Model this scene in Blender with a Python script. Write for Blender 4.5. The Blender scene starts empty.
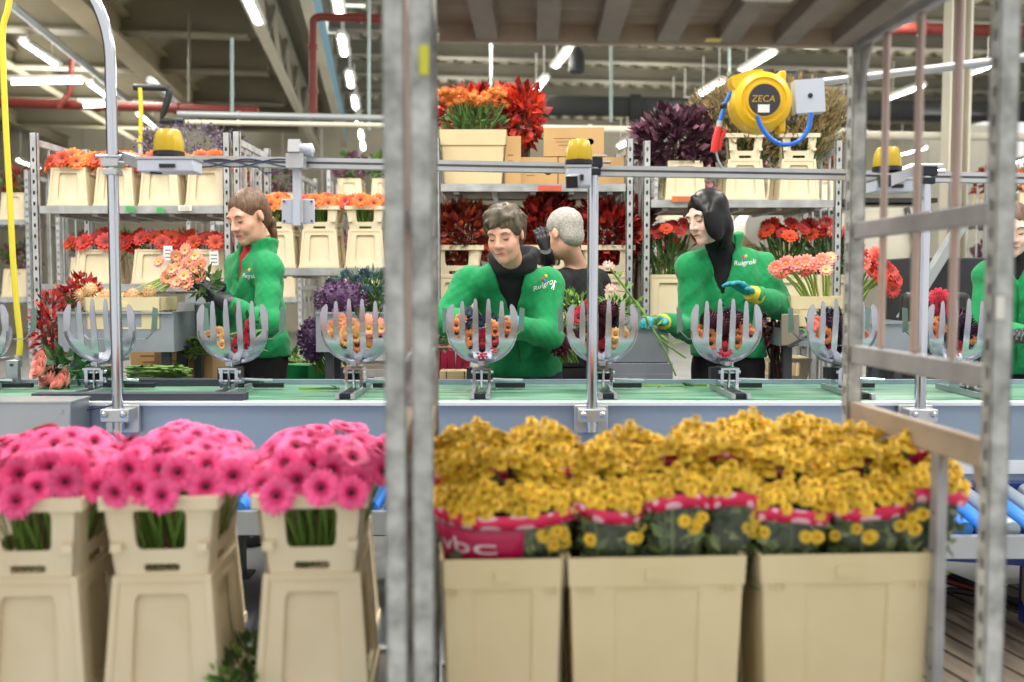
import bpy, math, random
import numpy as np
from mathutils import Vector, Matrix, Euler
from mathutils.geometry import tessellate_polygon
PI = math.pi
R = math.radians
random.seed(7)
SC = bpy.context.scene
COL = SC.collection

# ------------------------------------------------------------------ camera
CAMZ = 1.23
PITCH = math.atan(56/1000)
cd = bpy.data.cameras.new('camera')
cam = bpy.data.objects.new('camera', cd)
COL.objects.link(cam)
cam.location = (0, 0, CAMZ)
cam.rotation_euler = (PI/2-PITCH, 0, 0)
cd.sensor_width = 36
cd.lens = 36*1000/1024
cd.clip_start = .05
cd.dof.use_dof = True
cd.dof.focus_distance = 4.25
cd.dof.aperture_fstop = 1.9
SC.camera = cam
_f = Vector((0, math.cos(PITCH), -math.sin(PITCH)))
_u = Vector((0, math.sin(PITCH), math.cos(PITCH)))

def P(px, py, Y):
    """point of the place at distance Y that the photograph shows at px, py"""
    d = _f + Vector((1, 0, 0))*((px-512)/1000) + _u*((341-py)/1000)
    return Vector((0, 0, CAMZ)) + d*(Y/d.y)

# ------------------------------------------------------------------ materials
def lin(c):
    out = []
    for x in c:
        x /= 255
        out.append(x/12.92 if x <= .04045 else ((x+.055)/1.055)**2.4)
    return out

MATS = {}
def mat(name, rgb, rough=.5, metal=0., var=0., scale=8., bump=0., bscale=None, second=None, spec=None, trans=0., sss=0., stretch=None, sheen=0., detail=4.):
    if name in MATS: return MATS[name]
    m = bpy.data.materials.new(name); m.use_nodes = True
    nt = m.node_tree; N = nt.nodes; L = nt.links
    b = N['Principled BSDF']
    c = lin(rgb)
    b.inputs['Base Color'].default_value = (*c, 1)
    b.inputs['Roughness'].default_value = rough
    b.inputs['Metallic'].default_value = metal
    if spec is not None: b.inputs['Specular IOR Level'].default_value = spec
    if sheen: b.inputs['Sheen Weight'].default_value = sheen
    if sss:
        b.inputs['Subsurface Weight'].default_value = sss
        b.inputs['Subsurface Radius'].default_value = (.012, .005, .003)
        b.inputs['Subsurface Scale'].default_value = 1.
    if var or bump:
        tc = N.new('ShaderNodeTexCoord'); mp = N.new('ShaderNodeMapping')
        L.new(tc.outputs['Object'], mp.inputs['Vector'])
        if stretch: mp.inputs['Scale'].default_value = stretch
        nz = N.new('ShaderNodeTexNoise'); nz.inputs['Scale'].default_value = scale
        nz.inputs['Detail'].default_value = detail
        L.new(mp.outputs[0], nz.inputs['Vector'])
    if var:
        rp = N.new('ShaderNodeValToRGB')
        rp.color_ramp.elements[0].position = .3; rp.color_ramp.elements[1].position = .7
        if second:
            rp.color_ramp.elements[0].color = (*c, 1); rp.color_ramp.elements[1].color = (*lin(second), 1)
        else:
            rp.color_ramp.elements[0].color = (*[x*(1-var) for x in c], 1)
            rp.color_ramp.elements[1].color = (*[min(1, x*(1+var)) for x in c], 1)
        L.new(nz.outputs[0], rp.inputs[0]); L.new(rp.outputs[0], b.inputs['Base Color'])
    if bump:
        nb = nz
        if bscale:
            nb = N.new('ShaderNodeTexNoise'); nb.inputs['Scale'].default_value = bscale
            L.new(mp.outputs[0], nb.inputs['Vector'])
        bp = N.new('ShaderNodeBump'); bp.inputs['Strength'].default_value = bump; bp.inputs['Distance'].default_value = .01
        L.new(nb.outputs[0], bp.inputs['Height']); L.new(bp.outputs[0], b.inputs['Normal'])
    MATS[name] = m
    return m

def emat(name, rgb, strength):
    if name in MATS: return MATS[name]
    m = bpy.data.materials.new(name); m.use_nodes = True
    b = m.node_tree.nodes['Principled BSDF']
    b.inputs['Base Color'].default_value = (*lin(rgb), 1)
    b.inputs['Emission Color'].default_value = (*lin(rgb), 1)
    b.inputs['Emission Strength'].default_value = strength
    MATS[name] = m
    return m

def petal_mat(name, inner, outer, r0, r1, rough=.55):
    """petal colour runs outward from the flower's own centre, as the flower itself has it"""
    if name in MATS: return MATS[name]
    m = bpy.data.materials.new(name); m.use_nodes = True
    nt = m.node_tree; N = nt.nodes; L = nt.links
    b = N['Principled BSDF']; b.inputs['Roughness'].default_value = rough
    tc = N.new('ShaderNodeTexCoord'); sp = N.new('ShaderNodeSeparateXYZ'); L.new(tc.outputs['Object'], sp.inputs[0])
    cb = N.new('ShaderNodeCombineXYZ'); L.new(sp.outputs[0], cb.inputs[0]); L.new(sp.outputs[1], cb.inputs[1])
    ln = N.new('ShaderNodeVectorMath'); ln.operation = 'LENGTH'; L.new(cb.outputs[0], ln.inputs[0])
    mr = N.new('ShaderNodeMapRange'); mr.inputs[1].default_value = r0; mr.inputs[2].default_value = r1
    L.new(ln.outputs['Value'], mr.inputs[0])
    oi = N.new('ShaderNodeObjectInfo')
    rp = N.new('ShaderNodeValToRGB')
    rp.color_ramp.elements[0].color = (*lin(inner), 1); rp.color_ramp.elements[1].color = (*lin(outer), 1)
    L.new(mr.outputs[0], rp.inputs[0])
    hs = N.new('ShaderNodeHueSaturation')
    mv = N.new('ShaderNodeMapRange'); mv.inputs[3].default_value = .85; mv.inputs[4].default_value = 1.15
    L.new(oi.outputs['Random'], mv.inputs[0]); L.new(mv.outputs[0], hs.inputs['Value'])
    ge = N.new('ShaderNodeNewGeometry'); mi = N.new('ShaderNodeMapRange'); mi.inputs[3].default_value = -.18; mi.inputs[4].default_value = .14
    L.new(ge.outputs['Random Per Island'], mi.inputs[0]); ad = N.new('ShaderNodeMath'); ad.operation = 'ADD'
    L.new(mv.outputs[0], ad.inputs[0]); L.new(mi.outputs[0], ad.inputs[1]); L.new(ad.outputs[0], hs.inputs['Value'])
    L.new(rp.outputs[0], hs.inputs['Color']); L.new(hs.outputs[0], b.inputs['Base Color'])
    b.inputs['Subsurface Weight'].default_value = .0
    MATS[name] = m
    return m

# ------------------------------------------------------------------ mesh builder
def frame_for(d):
    d = d.normalized()
    a = Vector((0, 0, 1)) if abs(d.z) < .95 else Vector((0, 1, 0))
    x = a.cross(d).normalized(); y = d.cross(x)
    return x, y

class MB:
    def __init__(s): s.v = []; s.f = []; s.m = []
    def add(s, vs, fs, mi=0):
        o = len(s.v)
        s.v.extend([tuple(p) for p in vs])
        for q in fs:
            s.f.append([i+o for i in q]); s.m.append(mi)
    def box(s, c, size, rot=None, mi=0, taper=1.):
        c = Vector(c); hx, hy, hz = size[0]/2, size[1]/2, size[2]/2
        vs = []
        for z in (-hz, hz):
            k = taper if z > 0 else 1.
            for x, y in ((-hx, -hy), (hx, -hy), (hx, hy), (-hx, hy)):
                p = Vector((x*k, y*k, z))
                if rot is not None: p = rot @ p
                vs.append(c+p)
        s.add(vs, [(3, 2, 1, 0), (4, 5, 6, 7), (0, 1, 5, 4), (1, 2, 6, 5), (2, 3, 7, 6), (3, 0, 4, 7)], mi)
        return s
    def bar(s, a, b, w, h, mi=0, up=None):
        a = Vector(a); b = Vector(b); d = (b-a).normalized()
        u = Vector(up) if up else (Vector((0, 0, 1)) if abs(d.z) < .95 else Vector((0, 1, 0)))
        x = d.cross(u).normalized(); y = x.cross(d)
        vs = []
        for p in (a, b):
            for i, j in ((-1, -1), (1, -1), (1, 1), (-1, 1)): vs.append(p+x*(i*w/2)+y*(j*h/2))
        s.add(vs, [(0, 1, 2, 3), (7, 6, 5, 4), (4, 5, 1, 0), (5, 6, 2, 1), (6, 7, 3, 2), (7, 4, 0, 3)], mi)
        return s
    def tube(s, pts, r, n=10, mi=0, caps=True):
        pts = [Vector(p) for p in pts]; k = len(pts)
        rs = r if isinstance(r, (list, tuple)) else [r]*k
        vs = []; fs = []; x = None
        for i, p in enumerate(pts):
            d = (pts[min(i+1, k-1)]-pts[max(i-1, 0)])
            if d.length < 1e-9: d = Vector((0, 0, 1))
            d.normalize()
            if x is None: x, y = frame_for(d)
            else:
                x = (x-d*x.dot(d))
                if x.length < 1e-6: x, _ = frame_for(d)
                x.normalize(); y = d.cross(x)
            for j in range(n):
                a = 2*PI*j/n
                vs.append(p+(x*math.cos(a)+y*math.sin(a))*rs[i])
        for i in range(k-1):
            for j in range(n):
                fs.append((i*n+j, i*n+(j+1) % n, (i+1)*n+(j+1) % n, (i+1)*n+j))
        if caps:
            fs.append(tuple(range(n))[::-1]); fs.append(tuple(range((k-1)*n, k*n)))
        s.add(vs, fs, mi); return s
    def lathe(s, prof, n=24, M=None, mi=0):
        vs = []; fs = []; k = len(prof)
        for r, z in prof:
            for j in range(n):
                a = 2*PI*j/n; p = Vector((r*math.cos(a), r*math.sin(a), z))
                vs.append(M @ p if M is not None else p)
        for i in range(k-1):
            for j in range(n): fs.append((i*n+j, i*n+(j+1) % n, (i+1)*n+(j+1) % n, (i+1)*n+j))
        if prof[0][0] > 1e-6: fs.append(tuple(range(n))[::-1])
        if prof[-1][0] > 1e-6: fs.append(tuple(range((k-1)*n, k*n)))
        s.add(vs, fs, mi); return s
    def plate(s, outline, holes, t, fn, mi=0):
        """flat sheet with holes; fn maps (u, v, w) to a point, w runs 0..t through the sheet"""
        loops = [outline]+list(holes)
        tris = tessellate_polygon([[Vector((u, v, 0)) for u, v in lp] for lp in loops])
        flat = [q for lp in loops for q in lp]; n = len(flat)
        vs = [fn(u, v, 0) for u, v in flat]+[fn(u, v, t) for u, v in flat]
        fs = [tuple(q) for q in tris]+[tuple(i+n for i in q[::-1]) for q in tris]
        o = 0
        for lp in loops:
            k = len(lp)
            for i in range(k):
                j = (i+1) % k; fs.append((o+i, o+j, o+j+n, o+i+n))
            o += k
        s.add(vs, fs, mi); return s
    def ellipsoid(s, c, r, n=12, m=8, rot=None, mi=0):
        c = Vector(c); vs = [];  fs = []
        for i in range(m+1):
            th = PI*i/m
            for j in range(n):
                a = 2*PI*j/n
                p = Vector((r[0]*math.sin(th)*math.cos(a), r[1]*math.sin(th)*math.sin(a), r[2]*math.cos(th)))
                if rot is not None: p = rot @ p
                vs.append(c+p)
        for i in range(m):
            for j in range(n): fs.append((i*n+j, (i+1)*n+j, (i+1)*n+(j+1) % n, i*n+(j+1) % n))
        s.add(vs, fs, mi); return s
    def leaf(s, p, d, up, ln, w, mi=0, bend=.2):
        """one leaf blade from p along d"""
        p = Vector(p); d = Vector(d).normalized(); up = Vector(up)
        x = d.cross(up)
        if x.length < 1e-4: x = d.cross(Vector((1, .3, .2)))
        x.normalize(); n = x.cross(d)
        c1 = p+d*(ln*.45)+n*(bend*ln*.18); c2 = p+d*ln-n*(bend*ln*.25)
        s.add([p, c1+x*(w/2), c1-n*(w*.12), c1-x*(w/2), c2], [(0, 1, 2), (0, 2, 3), (1, 4, 2), (2, 4, 3)], mi)
        return s
    def mesh(s, name, mats, smooth=True, angle=40):
        me = bpy.data.meshes.new(name)
        me.from_pydata(s.v, [], s.f)
        for m in (mats if isinstance(mats, (list, tuple)) else [mats]): me.materials.append(m)
        me.polygons.foreach_set('material_index', s.m)
        me.validate()
        if smooth:
            me.polygons.foreach_set('use_smooth', [True]*len(me.polygons))
            me.set_sharp_from_angle(angle=R(angle))
        me.update()
        return me
    def build(s, name, mats, parent=None, smooth=True, angle=40, loc=None, rot=None):
        o = bpy.data.objects.new(name, s.mesh(name, mats, smooth, angle))
        COL.objects.link(o)
        if parent is not None: o.parent = parent
        if loc is not None: o.location = loc
        if rot is not None: o.rotation_euler = rot
        return o

def bevel(o, w, seg=2):
    m = o.modifiers.new('bevel', 'BEVEL'); m.width = w; m.segments = seg; m.limit_method = 'ANGLE'; m.angle_limit = R(40)
    return o

def thing(name, label, cat, loc=(0, 0, 0), rz=0., group=None):
    o = bpy.data.objects.new(name, None); COL.objects.link(o)
    o.empty_display_size = .05
    o.location = loc; o.rotation_euler = (0, 0, rz)
    return tag(o, label, cat, group)

def tag(o, label, cat, group=None):
    o['label'] = label; o['category'] = cat
    if group: o['group'] = group
    return o

def struct(o):
    o['kind'] = 'structure'; return o

def stem_to(g, me, target, sc=1.):
    """a stem under flower g, running towards target"""
    dn = (Vector(target)-g.location).normalized(); q = (-dn).to_track_quat('Z', 'Y').to_matrix()
    return inst('stem', me, g, (0, 0, 0), (g.rotation_euler.to_matrix().inverted() @ q).to_euler(), sc)

def dup(root, loc=None, rot=None, label=None, group=None, scale=None):
    r = root.copy(); COL.objects.link(r)
    if loc is not None: r.location = loc
    if rot is not None: r.rotation_euler = rot
    if scale is not None: r.scale = scale if isinstance(scale, (tuple, list, Vector)) else (scale,)*3
    if label: r['label'] = label
    if group: r['group'] = group
    for ch in list(root.children):
        c = ch.copy(); COL.objects.link(c); c.parent = r
        for g in list(ch.children):
            d = g.copy(); COL.objects.link(d); d.parent = c
    return r

def put(o, name=None, parent=None, loc=None, rot=None, scale=None):
    """a linked copy of one object"""
    c = o.copy(); COL.objects.link(c)
    if name: c.name = name
    c.parent = parent
    if loc is not None: c.location = loc
    if rot is not None: c.rotation_euler = rot
    if scale is not None: c.scale = (scale,)*3
    return c

def inst(name, me, parent=None, loc=(0, 0, 0), rot=(0, 0, 0), scale=1.):
    o = bpy.data.objects.new(name, me); COL.objects.link(o)
    o.parent = parent; o.location = loc; o.rotation_euler = rot
    o.scale = scale if isinstance(scale, (tuple, list)) else (scale,)*3
    return o

def rrect(x0, y0, x1, y1, r, n=4):
    out = []
    for cx, cy, a0 in ((x1-r, y1-r, 0), (x0+r, y1-r, PI/2), (x0+r, y0+r, PI), (x1-r, y0+r, 1.5*PI)):
        for i in range(n+1):
            a = a0+PI/2*i/n; out.append((cx+r*math.cos(a), cy+r*math.sin(a)))
    return out

def text_mesh(body, size=1., shear=0., name='lettering'):
    cu = bpy.data.curves.new(name, 'FONT'); cu.body = body; cu.size = size; cu.shear = shear
    cu.resolution_u = 3
    to = bpy.data.objects.new(name, cu); COL.objects.link(to)
    bpy.context.view_layer.update()
    me = bpy.data.meshes.new_from_object(to.evaluated_get(bpy.context.evaluated_depsgraph_get()))
    bpy.data.objects.remove(to); bpy.data.curves.remove(cu)
    return me

def look_rot(d, roll=0.):
    """euler that turns +Z to d"""
    q = Vector(d).to_track_quat('Z', 'Y').to_matrix() @ Matrix.Rotation(roll, 3, 'Z')
    return q.to_euler()

rnd = random.uniform
# common materials
galv = mat('galvanized_steel', (158, 160, 160), .5, .35, .25, 14, .1, second=(196, 198, 198))
galv2 = mat('worn_galvanized_post', (138, 139, 136), .55, .2, .3, 26, .12, second=(202, 204, 200))
chrome = mat('polished_tube', (205, 210, 220), .13, 1.)
alu = mat('aluminium_profile', (196, 198, 200), .38, .85, .05, 20)
cream = mat('cream_plastic', (224, 208, 172), .45, 0, .06, 5, second=(233, 220, 190))
cream2 = mat('cream_crate_plastic', (222, 204, 160), .5, 0, .08, 4, second=(232, 216, 176))
creamdk = mat('cream_panel', (208, 186, 142), .5, 0, .06, 6)
stemgreen = mat('stem_green', (104, 140, 58), .5, 0, .2, 20)
leafgreen = mat('leaf_green', (66, 100, 44), .5, 0, .35, 12)
darkgreen = mat('dark_leaf', (62, 84, 46), .55, 0, .35, 14)
brightleaf = mat('fresh_leaf', (110, 150, 62), .5, 0, .3, 14)
black = mat('black_plastic', (32, 33, 36), .45)
rubber = mat('dark_rubber_strip', (50, 54, 66), .6)
# ================================================================== SETTING
HY = R(7.5)                                   # the hall runs at a slight angle to the packing line
HR = Matrix.Rotation(HY, 3, 'Z')
def H(x, y, z): return HR @ Vector((x, y, z))  # hall coordinates -> world

floor_m = mat('concrete_floor', (150, 152, 152), .45, 0, .12, 1.6, .05, 20, second=(176, 178, 178))
b = MB(); b.box((0, 13, -.05), (34, 40, .1)); struct(b.build('floor', floor_m))
wall_m = mat('cream_wall', (214, 208, 188), .8, 0, .04, 2)
b = MB()
for i in range(36):
    b.box(H(-18+i, 27, 2.9), (.985, .12, 5.8), HR)
struct(b.build('wall_back', wall_m))
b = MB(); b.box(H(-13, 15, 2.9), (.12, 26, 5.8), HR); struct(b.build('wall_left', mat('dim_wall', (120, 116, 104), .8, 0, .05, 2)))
# ribbed roof sheet
b = MB(); vs = []; n = 96
prof = []
x = -13.
while x < 15:
    prof += [(x, 5.45), (x+.12, 5.45), (x+.16, 5.36), (x+.3, 5.36), (x+.34, 5.45)]; x += .34
for y in (8.5, 27): vs += [H(px, y, pz) for px, pz in prof]
k = len(prof)
b.add(vs, [(i, i+1, k+i+1, k+i) for i in range(k-1)])
roof_m = mat('roof_sheet', (146, 140, 118), .7, 0, .08, 1)
struct(b.build('ceiling', roof_m, smooth=False))
beam_m = mat('painted_beam', (128, 122, 102), .6, 0, .06, 3)
beamdk = mat('grey_roof_beam', (112, 109, 96), .6, 0, .06, 3)
beige_m = mat('beige_girder', (160, 148, 118), .6, 0, .06, 3)
white_m = mat('white_painted_steel', (214, 208, 190), .5, 0, .05, 3)
blue_m = mat('pale_blue_panel', (120, 168, 196), .5, 0, .05, 3)
red_m = mat('red_pipe_paint', (118, 44, 36), .5, 0, .08, 4)
greyp_m = mat('grey_conduit', (160, 166, 168), .45, .3)
hang_m = mat('pale_rod', (160, 180, 178), .5)

def ibeam(mb, a, c, w, h):
    """rolled beam between two points: web and two flanges"""
    a = Vector(a); c = Vector(c)
    mb.bar(a, c, w*.25, h)
    for s in (-1, 1): mb.bar(a+Vector((0, 0, s*h/2)), c+Vector((0, 0, s*h/2)), w, .03)

i = 0
for y in (12.2, 14.0, 15.6, 17.2, 18.8, 20.6, 22.6, 24.8):
    i += 1
    b = MB(); ibeam(b, H(-.75, y, 5.2), H(14, y, 5.2), .2, .22)
    o = b.build('ceiling_beam', beamdk); struct(o)
for y in (12.0, 14.2, 16.6, 19.4, 22.6):
    b = MB(); ibeam(b, H(-12, y, 4.86), H(-1.75, y, 4.86), .3, .5)
    o = b.build('ceiling_beam', beam_m); struct(o)
b = MB(); ibeam(b, H(-3.45, 9, 4.62), H(-3.45, 26, 4.62), .34, .4); struct(b.build('ceiling_beam', beige_m))
for x in (-5.6, -7.6):
    b = MB(); ibeam(b, H(x, 9, 4.72), H(x, 26, 4.72), .16, .24); struct(b.build('ceiling_beam', beam_m))
# white lattice girder with pale blue cladding
t = thing('lattice_girder', 'white lattice roof girder running back under the ceiling, top left of the middle', 'roof girder', H(-1.5, 9, 4.5), HY)
b = MB()
b.bar((0, 0, .02), (0, 16, .02), .12, .1); b.build('bottom_chord', white_m, t)
b = MB(); b.bar((0, 0, .78), (0, 16, .78), .12, .1); b.build('top_chord', white_m, t)
b = MB()
for j in range(16):
    b.bar((0, j, .06 if j % 2 else .74), (0, j+1, .74 if j % 2 else .06), .07, .07)
b.build('web', white_m, t)
b = MB(); b.box((.36, 8, .3), (.1, 16, .62)); t2 = thing('cladding_panel', 'pale blue cladding strip beside the white roof girder', 'cladding panel', H(-1.2, 9, 4.6), HY)
b.build('panel', blue_m, t2); b = MB(); b.bar((.36, 0, -.02), (.36, 16, -.02), .14, .04); b.build('trim', white_m, t2)
# pipes
def pipe(name, label, pts, r, m, cat='pipe', collars=0):
    pts = [Vector(p) for p in pts]
    t = thing(name, label, cat, pts[0])
    mb = MB(); mb.tube([p-pts[0] for p in pts], r, 12); mb.build('tube', m, t)
    for p, q in zip(pts[:-1], pts[1:]):
        if (q-p).length < .5: continue
        for kk in (.25, .75):
            c = p.lerp(q, kk)-pts[0]; d = (q-p).normalized()
            mb = MB(); mb.tube([c-d*r*.5, c+d*r*.5], r*1.28, 12); mb.build('collar', m, t)
    return t
def arc(p0, p1, p2, n=8):
    p0, p1, p2 = Vector(p0), Vector(p1), Vector(p2)
    return [(p0*(1-t)**2+p1*2*t*(1-t)+p2*t*t) for t in [i/n for i in range(n+1)]]
pipe('sprinkler_pipe', 'red sprinkler pipe running across under the left roof', [P(-60, 101, 13), P(150, 107, 13), P(258, 112, 13)], .062, red_m)
pipe('sprinkler_pipe', 'thin red pipe hanging under the left sprinkler line', [P(58, 108, 12.8), P(70, 92, 12.8), P(72, 60, 12.9)], .035, red_m)
pipe('riser_pipe', 'red riser pipe bending into a crossbar above the middle', [P(313, 114, 11)]+arc(P(313, 24, 11), P(313, 17, 11), P(322, 17, 11))+[P(470, 21, 11)], .045, red_m)
pipe('conduit', 'grey conduit running level above the left trolleys', [P(178, 114, 9), P(420, 119, 9)], .03, greyp_m)
pipe('conduit', 'white pipe directly below the grey conduit on the left', [P(178, 122, 8.9), P(420, 126, 8.9)], .022, white_m)
pipe('conduit', 'white pipe crossing behind the cardboard boxes and dark foliage', [P(440, 127, 9.2), P(640, 130, 9.2), P(850, 132, 9.2)], .035, white_m)
pipe('conduit', 'dark duct line above the white pipe across the middle', [P(440, 104, 16), P(700, 108, 16), P(1040, 112, 16)], .16, mat('dark_duct', (50, 52, 52), .9))
pipe('conduit', 'white pipe crossing the far right background at head height of the boxes', [P(800, 134, 10), P(1060, 138, 10)], .04, white_m)
pipe('roof_pipe', 'red pipe crossing under the roof top right', [P(880, 28, 12), P(1050, 32, 12)], .07, red_m)
pipe('roof_pipe', 'thin grey pipe slanting away under the top left roof', [P(12, 5, 11.5), P(180, 143, 22)], .05, greyp_m)
pipe('roof_pipe', 'grey pipe running away under the left roof beside the sprinkler line', [P(150, 80, 15), P(235, 156, 26)], .06, greyp_m)
for (px, y0, y1, Y, lab) in ((369, 0, 130, 10, 'pale hanging rod left of the tall steel posts'), (491, 42, 90, 13, 'pale hanging rod above the red leaves'),
                        (611, 44, 122, 11, 'pale hanging rod above the cardboard boxes'), (729, 48, 75, 13, 'pale hanging rod above the yellow reel'),
                        (232, 78, 113, 10, 'pale hanging rod above the grey conduit, left of the lattice girder'), (189, 52, 102, 13, 'dark hanging rod under the beige roof beam')):
    pipe('hanging_rod', lab, [P(px, y0-40, Y), P(px, y1, Y)], .018, hang_m if px != 189 else beamdk, 'hanging rod')
# columns and far wall details
for (px, Y, lab, w) in ((1000-48, 9.5, 'pale steel column behind the right trolley slats', .18),):
    t = thing('steel_column', lab, 'column', (P(px, 285, Y).x, Y, 0))
    b = MB(); b.box((0, 0, 2.6), (w*.25, w, 5.2)); [b.box((s*w/2, 0, 2.6), (.02, w, 5.2)) for s in (-1, 1)]; b.build('shaft', white_m, t)
    b = MB(); b.box((0, 0, .02), (w*1.8, w*1.8, .04)); b.build('base_plate', white_m, t)
pipe('elbow_pipe', 'dark pipe elbow carrying the thin yellow hose under the left roof', [P(134, 87, 6.6), P(166, 88, 6.6)]+arc(P(168, 89, 6.6), P(170, 90, 6.6), P(169, 96, 6.6), 4)+[P(164, 112, 6.6), P(161, 121, 6.6), P(184, 121, 6.6)], .022, black)
# daylight panels in the roof
sky_m = emat('daylight_panel', (236, 238, 226), .75)
k = 0
for y in (13.1, 14.8, 16.4, 18.0, 19.7, 21.6):
    for x in (-.2, 1.3, 2.9, 4.4, 6.1, 7.7):
        k += 1
        b = MB(); b.box(H(x+.5*math.sin(k*2.3), y, 5.33), (.34+.1*math.sin(k), .75, .02), HR); struct(b.build('window_%d' % k, sky_m))
# ------------------------------------------------------------------ lamps
tube_m = emat('fluorescent_tube', (255, 250, 235), 14)
lampb = mat('lamp_housing', (225, 225, 220), .4)
b = MB(); b.box((0, 0, .05), (.1, 1.4, .05)); [b.box((s*.055, 0, .012), (.035, 1.4, .05), Matrix.Rotation(s*.6, 3, 'Y')) for s in (-1, 1)]
lamp_h = b.mesh('housing', lampb)
b = MB(); b.tube([(0, -.62, 0), (0, .62, 0)], .033, 10); lamp_t = b.mesh('tube', tube_m)
b = MB(); b.tube([(0, 0, .07), (0, 0, .6)], .01, 6); lamp_r = b.mesh('hanger', lampb)
def lamp(px, py, label, z=4.5, length=1., Y=None, rz=HY):
    if Y is None: Y = (z-CAMZ)/(285-py)*1000
    p = P(px, py, Y)
    t = thing('ceiling_lamp', label, 'lamp', p, rz, 'fluorescent hall lamps')
    for nm, me in (('housing', lamp_h), ('tube', lamp_t), ('hanger', lamp_r)): [inst(nm, me, t, (0, yy*length, 0), scale=(1, length, 1)) for yy in ((0,) if nm != 'hanger' else (-.5, .5))]
lamp(41, 54, 'upper lamp of the left row, above the wide flat lamp')
lamp(102, 92, 'second lamp of the left row, left of the curved tube')
lamp(147, 120, 'farthest lamp of the left row, right of the curved tube')
lamp(29, 164, 'small far lamp at the left edge beside the trolley post', 3.9)
lamp(252, 8, 'lamp at the top edge left of the lattice girder', 4.4)
for q, (px, py) in enumerate(((338, 4), (343, 46), (350, 80), (355, 103), (358, 121), (361, 135), (363, 146))):
    lamp(px, py, ['nearest', 'second', 'third', 'fourth', 'fifth', 'sixth', 'farthest'][q]+' lamp of the row running back left of the tall steel posts', length=.8)
lamp(562, 58, 'nearer lamp of the row above the cardboard boxes', length=.85); lamp(540, 85, 'farther lamp of the row above the cardboard boxes', length=.8)
lamp(757, 62, 'nearest lamp of the row above the yellow reel', length=.85); lamp(711, 88, 'middle lamp of the row left of the yellow reel', length=.8); lamp(679, 106, 'farthest lamp of the row, above the purple foliage', length=.7)
lamp(624, 144, 'lamp between the cardboard boxes and the purple foliage', 4.3, .6)
lamp(905, 92, 'lamp seen between the slats of the right trolley side', length=.8)
lamp(912, 151, 'low lamp beside the right yellow beacon', 4.0, .8)
lamp(850, 114, 'far lamp directly right of the square grey plate', 4.3, .5)
lamp(978, 70, 'lamp directly below the slanted arm at the right', length=.5)
lamp(1018, 118, 'upper lamp at the right edge beyond the near post', 4.4, .5); lamp(1017, 161, 'lower lamp at the right edge beyond the near post', 4.0, .5)
# two wide reflector lamps lying across
for (px, py, w, lab) in ((47, 81, 75, 'wide flat reflector lamp across the top left'), (98, 104, 34, 'smaller flat reflector lamp partly behind the curved tube')):
    Y = 12; p = P(px, py, Y); t = thing('reflector_lamp', lab, 'lamp', p)
    L_ = w*Y/1000
    b = MB(); b.bar((-L_/2, 0, .03), (L_/2, 0, .03), .2, .04); b.build('reflector', lampb, t)
    b = MB(); b.tube([(-L_/2+.04, 0, -.02), (L_/2-.04, 0, -.005)], .022, 8); b.build('tube', tube_m, t)
# dark pendant speaker
t = thing('pendant', 'small dark pendant hanging above the cardboard boxes', 'pendant', P(577, 63, 12))
b = MB(); b.lathe([(.04, .18), (.09, .1), (.1, -.1), (.06, -.12)], 16); b.build('body', black, t)
b = MB(); b.tube([(0, 0, .15), (0, 0, .9)], .012, 6); b.build('cord', black, t)

# ================================================================== BUCKET PROTOTYPES
def wall4(mb, prof, outline_fn, holes_fn, t, mi=0):
    """four tapered walls; prof = (half_w0, half_d0, z0, half_w1, half_d1, z1)"""
    w0, d0, z0, w1, d1, z1 = prof
    for k in range(4):
        rot = Matrix.Rotation(k*PI/2, 3, 'Z')
        a0, a1 = (w0, w1) if k % 2 == 0 else (d0, d1)
        b0, b1 = (d0, d1) if k % 2 == 0 else (w0, w1)
        def fn(u, v, w, a0=a0, a1=a1, b0=b0, b1=b1, rot=rot):
            hw = a0+(a1-a0)*v; y = b0+(b1-b0)*v
            return rot @ Vector((u*hw, -(y-w), z0+(z1-z0)*v))
        mb.plate(outline_fn(), holes_fn(), t, fn, mi)
SQ = lambda: [(-1, 0), (1, 0), (1, 1), (-1, 1)]
def make_base(h=.27, wb=.118, wt=.098, db=.135, dt=.115):
    mb = MB()
    wall4(mb, (wb, db, .012, wt, dt, h), SQ, lambda: [rrect(-.56, .12, .56, .86, .1)], .011)
    wall4(mb, (wb-.013, db-.013, .012, wt-.013, dt-.013, h), SQ, lambda: [], .004)
    mb.box((0, 0, .012), (2*wb+.012, 2*db+.012, .024)); mb.box((0, 0, h-.006), (2*wt+.008, 2*dt+.008, .014))
    for sx in (-1, 1):
        for sy in (-1, 1): mb.bar((sx*(wb-.004), sy*(db-.004), .01), (sx*(wt-.003), sy*(dt-.003), h), .014, .014)
    return mb.mesh('bucket_body', cream, angle=35)
def make_collar(h=.162, wb=.096, wt=.115, db=.113, dt=.13):
    mb = MB()
    wall4(mb, (wb, db, 0, wt, dt, h), SQ, lambda: [rrect(-.5, .33, .5, .84, .1), rrect(-.38, .05, .38, .15, .045)], .008)
    for sgn, hw, hd in ((1, wt, dt),):
        for y in (-hd, hd): mb.box((0, y, h-.012), (2*hw+.012, .014, .026))
        for x in (-hw, hw): mb.box((x, 0, h-.012), (.014, 2*hd+.012, .026))
    for sx in (-1, 1):
        for y, hw in ((-db-.006, wb),): mb.box((sx*hw*.92, -(db+dt)/2-.008, h*.38), (.022, .014, .016))
    return mb.mesh('bucket_collar', cream, angle=35)
BASE_ME = make_base(); COLL_ME = make_collar()
CUT_ME = None
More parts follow.
